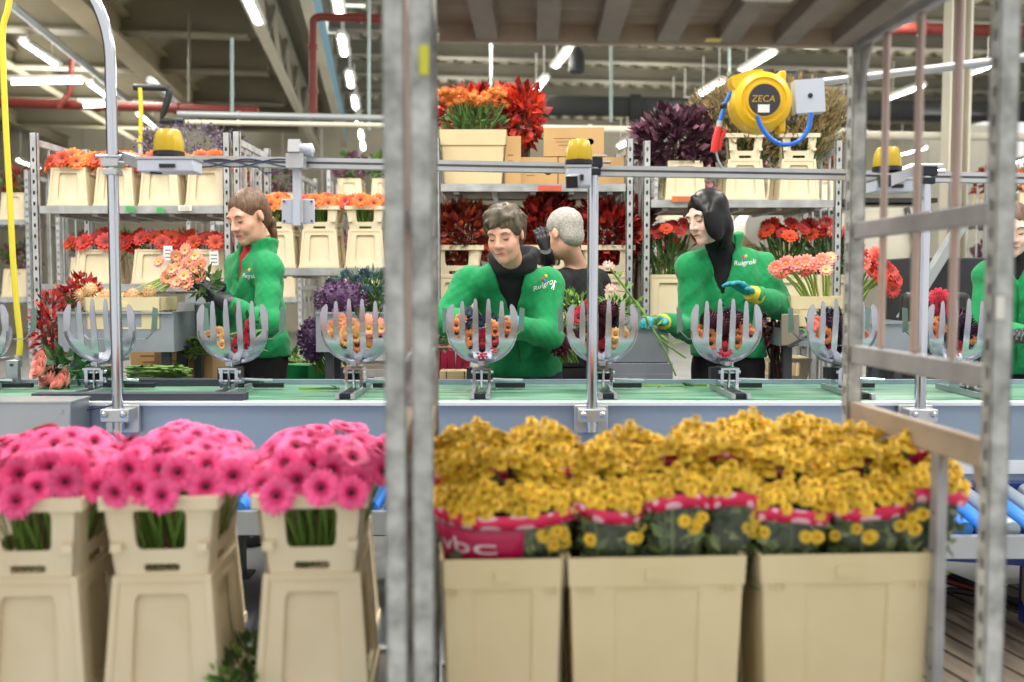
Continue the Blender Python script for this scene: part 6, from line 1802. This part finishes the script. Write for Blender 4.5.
mb = MB(); leaves_cloud(mb, P(66, 368, 4.15)-p0, (.11, .07, .045), 90, .07, .04, [0, 1], .1, .1); mb.build('leaves', [leafgreen, mat('deep_green_leaf', (40, 92, 52), .45, 0, .2, 12)], t)
mb = MB(); [mb.tube([P(56, 374, 4.1)-p0+Vector((0, rnd(-.03, .03), rnd(-.01, .02))), P(90, 374+rnd(-6, 4), 4.15)-p0], .004, 6) for _ in range(6)]; mb.build('stems', stemgreen, t)
def stem_pile(label, px0, px1, py, Y, n, thick=.05, red=False):
    t = thing('cut_stems', label, 'cut stems', P((px0+px1)/2, py, Y)); p0 = t.location.copy()
    mb = MB()
    for _ in range(n):
        dz = rnd(-thick/2, thick/2); dy = rnd(-.06, .06)
        mb.tube([P(px0+rnd(-4, 8), py, Y)-p0+Vector((0, dy, dz)), P((px0+px1)/2, py+rnd(-1, 1), Y)-p0+Vector((0, dy, dz)), P(px1+rnd(-8, 4), py+rnd(-3, 3), Y)-p0+Vector((0, dy+rnd(-.03, .03), dz))], .0045, 6, random.choice((0, 0, 1)))
    mb.build('stems', [stemgreen, brightleaf], t)
    mb = MB()
    for _ in range(n*2): a = rnd(0, 1); mb.leaf(P(px0+(px1-px0)*a, py, Y)-p0+Vector((0, rnd(-.07, .03), rnd(-thick/2, thick/2))), Vector((rnd(-1, 1), -.6, rnd(-.3, .4))), UP, .05, .02, random.choice((0, 1)))
    mb.build('leaves', [leafgreen, darkgreen], t)
    return t
stem_pile('bundle of green cut stems lying behind the belt right of the curved tube', 128, 186, 372, 4.3, 34, .06)
stem_pile('green cut stems lying on the tray left of the woman in black gloves', 178, 206, 346, 4.62, 26, .08)
stem_pile('green cut stems sticking out left of the grey-haired woman', 428, 446, 344, 4.45, 18, .05)
stem_pile('long green stem lying on the rear belt edge below the teal glove', 614, 704, 385, 4.16, 4, .012)
stem_pile('few loose leaves and stems lying on the belt before the tall posts', 300, 345, 389, 4.0, 2, .008)
# cartons on the floor level behind the belt
carton('brown cardboard box behind the belt left of the woman in black gloves', (P(192, 380, 4.95).x, 4.95, .74), (.28, .25, .2), 0, card_m, False)
carton('taller brown cardboard box behind the belt at her left elbow', (P(164, 380, 5.05).x, 5.05, .72), (.26, .25, .26), R(8), card_m, False)
t = thing('packing_table', 'low dark packing table under the cartons and crates behind the belt', 'table', (0, 4.98, 0))
for (x0, x1, z) in ((P(120, 380, 5).x, P(232, 380, 5).x, .71),):
    mb = MB(); mb.box(((x0+x1)/2, 0, z-.02), (x1-x0, .5, .03)); mb.build('table_top', ply_m, t)
    for x in (x0+.05, x1-.05):
        for y in (-.2, .2): mb = MB(); mb.box((x, y, (z-.035)/2), (.04, .04, z-.035)); mb.build('leg', dgrey, t)
grn = mat('green_carton', (30, 146, 82), .5)
carton('green crate standing on the floor right of the woman in black gloves', (P(303, 372, 4.95).x, 5.0, .556), (.16, .2, .28), R(-20), grn, False)
t = thing('leafy_sprigs', 'green leafy waste heaped behind the green crate', 'leaves', P(312, 362, 5.15)); mb = MB(); leaves_cloud(mb, (0, 0, 0), (.2, .14, .06), 220, .05, .025, [0, 1], .2, 0); mb.build('leaves', [leafgreen, brightleaf], t)
carton('brown carton with an open side right of the green crate', (P(330, 375, 5.1).x, 5.17, .556), (.14, .25, .2), R(10), card_m, False)
t = thing('packing_table', 'low dark table carrying the green crate and low bucket behind the fourth holder', 'table', (P(322, 380, 5.05).x, 5.08, 0))
mb = MB(); mb.box((0, 0, .54), (.42, .46, .03)); mb.build('table_top', ply_m, t)
for x in (-.17, .17):
    for y in (-.18, .18): mb = MB(); mb.box((x, y, .262), (.04, .04, .524)); mb.build('leg', dgrey, t)
procona((P(345, 378, 5.0).x, 5.05, .556), 0, 'cream bucket of orange-red blooms low behind the fourth holder', True, None, (.7, .8, .8))
for j, (px, py) in enumerate(((336, 356), (344, 354), (351, 357))):
    o = inst('gerbera', RDO_ME, None, P(px, py, 4.9), look_rot((0, -.5, .8)), 1.0); tag(o, 'orange-red bloom in the low cream bucket behind the fourth holder', 'flower', 'blooms in the low bucket'); inst('stem', SSTEM_ME, o, (0, 0, 0), look_rot((0, -.5, .8)).to_matrix().inverted().to_euler())
# purple statice and blue thistles behind the fourth holder
stat = [mat('violet_statice', (86, 54, 92), .6, 0, .3, 30), mat('violet_statice_pale', (130, 96, 134), .6, 0, .3, 30)]
def soft_bunch(label, px, py, Y, rad, n, mats, ln, w):
    t = thing('flower_bunch', label, 'flower bunch', P(px, py, Y)); mb = MB()
    leaves_cloud(mb, (0, 0, 0), rad, n, ln, w, list(range(len(mats))), .2, .75); mb.build('flower_mass', mats, t, angle=20)
    mb = MB(); stems_fan(mb, (.05, .05, -rad[2]*1.6), [(rnd(-.6, .6)*rad[0], rnd(-.6, .6)*rad[1], rnd(-.5, .4)*rad[2]) for _ in range(14)], .004); mb.build('stems', stemgreen, t)
    mb = MB(); mb.ellipsoid((0, 0, 0), [r*.82 for r in rad], 16, 10); mb.build('core', mats[0], t); return t
soft_bunch('round violet statice bunch behind the fourth holder, upper one', 342, 300, 4.75, (.13, .1, .09), 900, stat, .018, .014)
soft_bunch('violet statice bunch hanging low left of the fourth holder', 312, 340, 4.7, (.06, .08, .1), 600, stat, .018, .014)
t = thing('thistle_bunch', 'blue-green thistles standing behind the fourth holder', 'flower bunch', P(366, 296, 4.85)); p0 = t.location.copy()
mb = MB(); tops = [P(rnd(330, 394), rnd(272, 300), 4.85+rnd(-.1, .1))-p0 for _ in range(30)]; stems_fan(mb, (0, 0, -.2), tops, .004)
leaves_cloud(mb, (0, 0, .02), (.17, .1, .09), 360, .06, .012, 0, .4, .1); mb.build('foliage', mat('grey_green_foliage', (98, 128, 98), .6, 0, .3, 14), t)
th2 = ball_mesh('thistle_head', blue_th, .012, 30, .024)
for tp in tops: inst('thistle_head', th2, t, tp, (rnd(-.5, .5), rnd(-.5, .5), 0), rnd(.8, 1.1))
t = thing('leafy_sprigs', 'fresh green foliage behind the thistles beside the tall posts', 'foliage bunch', P(384, 304, 4.8)); mb = MB(); leaves_cloud(mb, (0, 0, 0), (.09, .08, .07), 200, .06, .02, [0, 1], .4, 0); mb.build('leaves', [brightleaf, leafgreen], t)
# behind the middle chrome post
t = thing('leafy_sprigs', 'light green leafy branches between the man and the middle chrome post', 'foliage bunch', P(574, 308, 4.55)); mb = MB(); leaves_cloud(mb, (0, 0, 0), (.1, .08, .08), 240, .04, .018, [0, 1], .4, 0); stems_fan(mb, (0, 0, -.2), [(rnd(-.1, .1), rnd(-.05, .05), rnd(0, .06)) for _ in range(12)], .003); mb.build('leaves', [brightleaf, mat('lime_leaf', (138, 176, 84), .5, 0, .2, 12)], t)
soft_bunch('burgundy statice bunch hanging left of the fifth holder', 560, 342, 4.45, (.045, .05, .06), 400, plume_m, .018, .012)
t = thing('leafy_sprigs', 'light green leaves right of the middle chrome post', 'foliage bunch', P(616, 308, 4.6)); mb = MB(); leaves_cloud(mb, (0, 0, 0), (.08, .06, .05), 110, .04, .018, [0, 1], .4, 0); mb.build('leaves', [brightleaf, leafgreen], t)
# red magenta sleeve and timber behind the grey-haired woman at the left
t = thing('sleeve_stack', 'stack of folded magenta flower sleeves left of the grey-haired woman', 'sleeve stack', P(452, 368, 4.75))
mb = MB(); [mb.box((-.0+.035*i, 0, -.0), (.03, .12, .2), Matrix.Rotation(rnd(-.05, .05), 3, 'Y')) for i in range(-2, 3)]; mb.build('sleeves', mat('magenta_sleeve', (176, 24, 66), .4), t)
t = thing('timber_block', 'pale timber block lying behind the belt beside the tall posts', 'timber', P(456, 376, 4.45)); mb = MB(); mb.box((0, 0, 0), (.14, .1, .055)); o = mb.build('block', mat('pale_timber', (222, 196, 152), .7, 0, .1, 6, stretch=(1, 8, 8)), t); bevel(o, .004)
mb = MB(); [mb.box((s*.04, -.051, 0), (.004, .002, .05)) for s in (-1, 1)]; mb.build('saw_cut', hole_m, t)
# coral gerberas in a crate right of the black-haired woman
t = thing('flower_crate', 'low cream crate of coral gerberas right of the black-haired woman', 'crate', (P(822, 320, 4.7).x, 4.75, P(822, 326, 4.7).z)); inst('crate_body', cb, t); cz = t.location.copy()
for j, (px, py, ex) in enumerate(((782, 272, 812), (790, 266, 814), (798, 264, 816), (805, 270, 818), (786, 264, 812), (812, 266, 820), (806, 262, 818), (826, 262, 826), (830, 258, 828), (822, 260, 824), (776, 268, 810), (826, 270, 828))):
    d = (P(px, py, 4.66)-P(ex, 304, 4.72)); o = inst('gerbera', CORAL_ME if px < 824 else SALM_ME, None, P(px, py, 4.66+rnd(-.03, .03)), look_rot((d.x*2-.2, -.9, .5)), rnd(.95, 1.15))
    tag(o, 'coral gerbera leaning out of the low cream crate right of the black-haired woman', 'flower', 'coral gerberas in the low crate')
    a = P(ex, 308, 4.74)-o.location; m_ = MB(); m_.tube([(0, 0, 0), a*.5+Vector((0, 0, .02)), a], .005, 6); s_ = m_.build('stem', mat('gerbera_stem', (150, 176, 84), .5), o)
    s_.rotation_euler = o.rotation_euler.to_matrix().inverted().to_euler()
tb = tray('grey steel bench under the coral gerbera crate', 780, 870, 328, 346, 4.66, .36)
leaf_bunch('purple_foliage_bunch', 'dark red foliage hanging between the black-haired woman and the coral gerberas', P(780, 325, 4.85), (.11, .1, .11), 330, [purp[0], crim[1], crim[0]], .045, .025)
t = thing('plastic_stool', 'dark stool under the collared bucket right of the black-haired woman', 'stool', (P(788, 380, 5.0).x, 5.06, 0))
mb = MB(); mb.box((0, 0, .505), (.26, .28, .026)); mb.build('seat', dgrey, t)
for sx in (-1, 1):
    for sy in (-1, 1): mb = MB(); mb.bar((sx*.09, sy*.1, .49), (sx*.12, sy*.13, 0), .03, .03); mb.build('leg', dgrey, t)
procona((P(788, 380, 5.0).x, 5.06, .52), 0, 'collared cream bucket standing right of the black-haired woman', True, None, (.85, .85, .8))
t = thing('leaning_sheet', 'pale metal panel leaning right of the black-haired woman', 'panel', P(790, 330, 4.62)); mb = MB(); mb.box((0, 0, 0), (.085, .012, .15)); o = mb.build('sheet', mat('brown_grey_panel', (150, 140, 124), .5, .2), t); bevel(o, .02); mb = MB(); mb.bar((-.01, -.012, -.075), (.09, -.03, -.02), .012, .012); mb.build('handle', dgrey, t)
# red gerbera bunch between the right slats
t = thing('gerbera_bouquet', 'leaning bunch of red-coral gerberas seen between the right trolley slats', 'flower bunch', P(870, 280, 4.6)); p0 = t.location.copy()
mb = MB()
for _ in range(18): a = P(856+rnd(-6, 6), 304, 4.62+rnd(-.04, .04))-p0; e = P(874+rnd(-12, 12), 276+rnd(-6, 6), 4.55)-p0; mb.tube([a, a.lerp(e, .5)+Vector((-.01, 0, .01)), e], .005, 6, caps=False)
mb.build('stems', mat('gerbera_stem', (150, 176, 84), .5), t)
for px, py in ((866, 258), (872, 264), (878, 260), (884, 268), (890, 272), (896, 280), (870, 272), (864, 264), (888, 284), (880, 276), (892, 290), (876, 254)): inst('bloom', RED_ME if px % 3 else CORAL_ME, t, P(px, py, 4.5+rnd(-.03, .03))-p0, look_rot((rnd(-.2, .7), -1, rnd(-.1, .5))), rnd(.85, 1.05))
# dark machine and office chair at the far right
darkm = mat('dark_curtain', (44, 46, 50), .8, 0, .2, 5)
t = thing('machine_housing', 'dark machine housing with a slanted pale duct behind the woman at the right edge', 'machine', (P(938, 300, 6.3).x, 6.5, 0))
mb = MB(); mb.box((.1, 0, .7), (.62, .5, 1.4)); o = mb.build('housing', darkm, t); bevel(o, .01)
mb = MB(); [mb.box((.1, -.255, .3+.12*i), (.56, .01, .03)) for i in range(8)]; mb.build('louvre', black, t)
mb = MB(); mb.bar((-.28, -.35, 1.02), (.08, -.35, 1.62), .09, .05); mb.build('duct', greyp_m, t)
t = thing('office_chair', 'black office chair behind the belt at the far right', 'chair', (P(936, 310, 5.6).x, 5.6, 0))
mb = MB(); mb.box((0, .02, 1.02), (.42, .07, .34), taper=.9); o = mb.build('backrest', black, t); bevel(o, .03, 3)
mb = MB(); mb.box((0, -.22, .62), (.44, .44, .07)); o = mb.build('seat', black, t); bevel(o, .025, 3)
mb = MB(); mb.tube([(0, -.2, .6), (0, -.2, .1)], .03, 12); mb.build('column', chrome, t)
for i in range(5): a = 2*PI*i/5; mb = MB(); mb.tube([(0, -.2, .12), (.26*math.cos(a), -.2+.26*math.sin(a), .05)], [.022, .014], 8); mb.ellipsoid((.26*math.cos(a), -.2+.26*math.sin(a), .03), (.03, .03, .03)); mb.build('leg', black, t)
mb = MB(); mb.bar((0, .04, .6), (0, .06, .95), .05, .02); mb.build('back_support', black, t)
t = thing('storage_tank', 'pale cream tank on a dark frame behind the right trolley slats', 'tank', (P(880, 230, 7).x, 7.0, 0))
mb = MB(); mb.box((0, 0, 1.5), (.5, .4, .56)); o = mb.build('tank', white_m, t); bevel(o, .05, 3)
mb = MB(); mb.box((0, 0, 1.8), (.6, .46, .03)); mb.build('lid', darkm, t)
mb = MB(); mb.tube([(.1, -.21, 1.75), (.16, -.24, 1.5), (.12, -.22, 1.3)], .02, 8); mb.build('hose', dgrey, t)
for sx in (-1, 1):
    for sy in (-1, 1): mb = MB(); mb.box((sx*.22, sy*.16, .6), (.05, .05, 1.22)); mb.build('leg', dgrey, t)
t = thing('waste_bin', 'white bin behind the right trolley slats', 'bin', (P(886, 310, 5.2).x, 5.2, .86)); mb = MB(); mb.lathe([(.07, 0), (.085, .14), (.09, .15), (.08, .15), (.065, .01), (0, .01)], 20); mb.build('bin', white_m, t); mb = MB(); mb.lathe([(.086, .13), (.094, .135), (.094, .155), (.086, .16)], 20); mb.build('rim', dgrey, t)
t = thing('bin_stand', 'dark stand under the white bin', 'stand', (P(886, 310, 5.2).x, 5.2, 0)); mb = MB(); mb.box((0, 0, .84), (.3, .3, .03)); mb.build('top', dgrey, t)
for sx in (-1, 1):
    for sy in (-1, 1): mb = MB(); mb.box((sx*.12, sy*.12, .415), (.03, .03, .83)); mb.build('leg', dgrey, t)
# ------------------------------------------------------------------ second line of trolleys farther back
Y2 = 8.4
def far_rack(px0, px1, label, tops, seed):
    random.seed(seed)
    t = rack(label, X(px0, Y2), X(px1, Y2), Y2, .7, Z(170, Y2), tops)
    return t
farl = [((-60, 30), 'distant steel trolley at the left edge beyond the yellow hose'), ((60, 190), 'distant steel trolley seen through the left trolley decks'), ((214, 300), 'distant steel trolley behind the orange gerbera buckets'),
        ((330, 400), 'distant steel trolley left of the tall posts at the back'), ((655, 745), 'distant steel trolley seen left of the white paper roll'), ((760, 850), 'distant steel trolley seen right of the white paper roll'), ((985, 1090), 'distant steel trolley at the right edge at the back')]
short = ['trolley beyond the yellow hose', 'trolley behind the left trolley', 'trolley behind the orange gerberas', 'far trolley left of the tall posts', 'far trolley left of the paper roll', 'far trolley right of the paper roll', 'far trolley at the right edge']
fm = [[mat('far_pink', (196, 130, 150), .6, 0, .3, 20), leafgreen], [mat('far_red', (150, 50, 44), .6, 0, .3, 20), leafgreen], [mat('far_orange', (206, 120, 50), .6, 0, .3, 20), darkgreen], [mat('far_plum', (110, 70, 90), .6, 0, .3, 20), leafgreen], [leafgreen, brightleaf]]
for q, ((a, c), lab) in enumerate(farl):
    zz = [Z(206, Y2), Z(286, Y2)]
    far_rack(a, c, lab, [zz[1], zz[0]] if q % 2 else [zz[1]-.1, zz[0]-.12], q)
    nb2 = max(2, int((c-a)/32))
    for lv in (0, 1):
        for k in range(nb2):
            xk = X(a+(c-a)*(k+.5)/nb2, Y2); zk = (zz[lv] if q % 2 else (zz[0]-.12 if lv == 0 else zz[1]-.1))
            pos = ['left end', 'middle', 'right end', 'far right end'][min(k, 3)] if nb2 > 2 else ['left', 'right'][k]
            what = lab.replace('distant steel trolley ', '')
            lv_ = 'upper' if lv == 0 else 'lower'
            procona((xk, Y2+.25, zk), 0, 'distant cream bucket, %s deck, %s, %s' % (lv_, pos, short[q]), False, 'distant cream buckets', (.95, .95, .9))
            mm = fm[(q+k+lv*2) % 5]
            col = ['pink', 'red', 'orange', 'plum', 'green'][(q+k+lv*2) % 5]
            mb = MB(); leaves_cloud(mb, (0, 0, .08), (.14, .13, .11), 130, .07, .05, [0, 0, 1], .3, .2); stems_fan(mb, (0, 0, -.1), [(rnd(-.08, .08), rnd(-.08, .08), .08) for _ in range(8)], .005, 1)
            o = mb.build('flower_bunch', mm, None, loc=(xk, Y2+.25, zk+.27), angle=20); tag(o, '%s bunch, %s deck, %s, %s' % (col, lv_, pos, short[q]), 'flower bunch')
# ================================================================== LIGHT
W = bpy.data.worlds.new('world'); SC.world = W; W.use_nodes = True
W.node_tree.nodes['Background'].inputs[0].default_value = (1., .985, .955, 1)
W.node_tree.nodes['Background'].inputs[1].default_value = .75
def area(loc, sx, sy, e, col=(1, .96, .88), rot=(0, 0, 0)):
    l = bpy.data.lights.new('lamp', 'AREA'); l.shape = 'RECTANGLE'; l.size = sx; l.size_y = sy; l.energy = e; l.color = col
    o = bpy.data.objects.new('lamp', l); COL.objects.link(o); o.location = loc; o.rotation_euler = rot
for x in (-3.2, 0, 3.2):
    area((x, 2.9, 4.3), .25, 3., 95); area((x, 6.6, 4.3), .25, 2.4, 75)
for x in (-5, -.3, 4.5): area((x, 14, 4.4), .25, 6, 150)
for x in (-5.2, 1.6, 5, 9):  # added upward fill that brightens the roof, in place of tube spill and bounce
    for y in (11.5, 17, 22.5): 
        q = H(x, y, 3.9); area(q, 1.2, 4.5, 110 if x < 0 else 65, rot=(PI, 0, HY))
vs = SC.view_settings
SC.display_settings.display_device = 'sRGB'
vs.view_transform = 'Standard'; vs.look = 'None'; vs.exposure = .46; vs.gamma = 1; vs.use_curve_mapping = False
SC.cycles.use_denoising = True
SC.cycles.max_bounces = 7; SC.cycles.diffuse_bounces = 3; SC.cycles.glossy_bounces = 3; SC.cycles.transparent_max_bounces = 12
SC.cycles.caustics_reflective = False; SC.cycles.caustics_refractive = False
SC.cycles.sample_clamp_indirect = 4
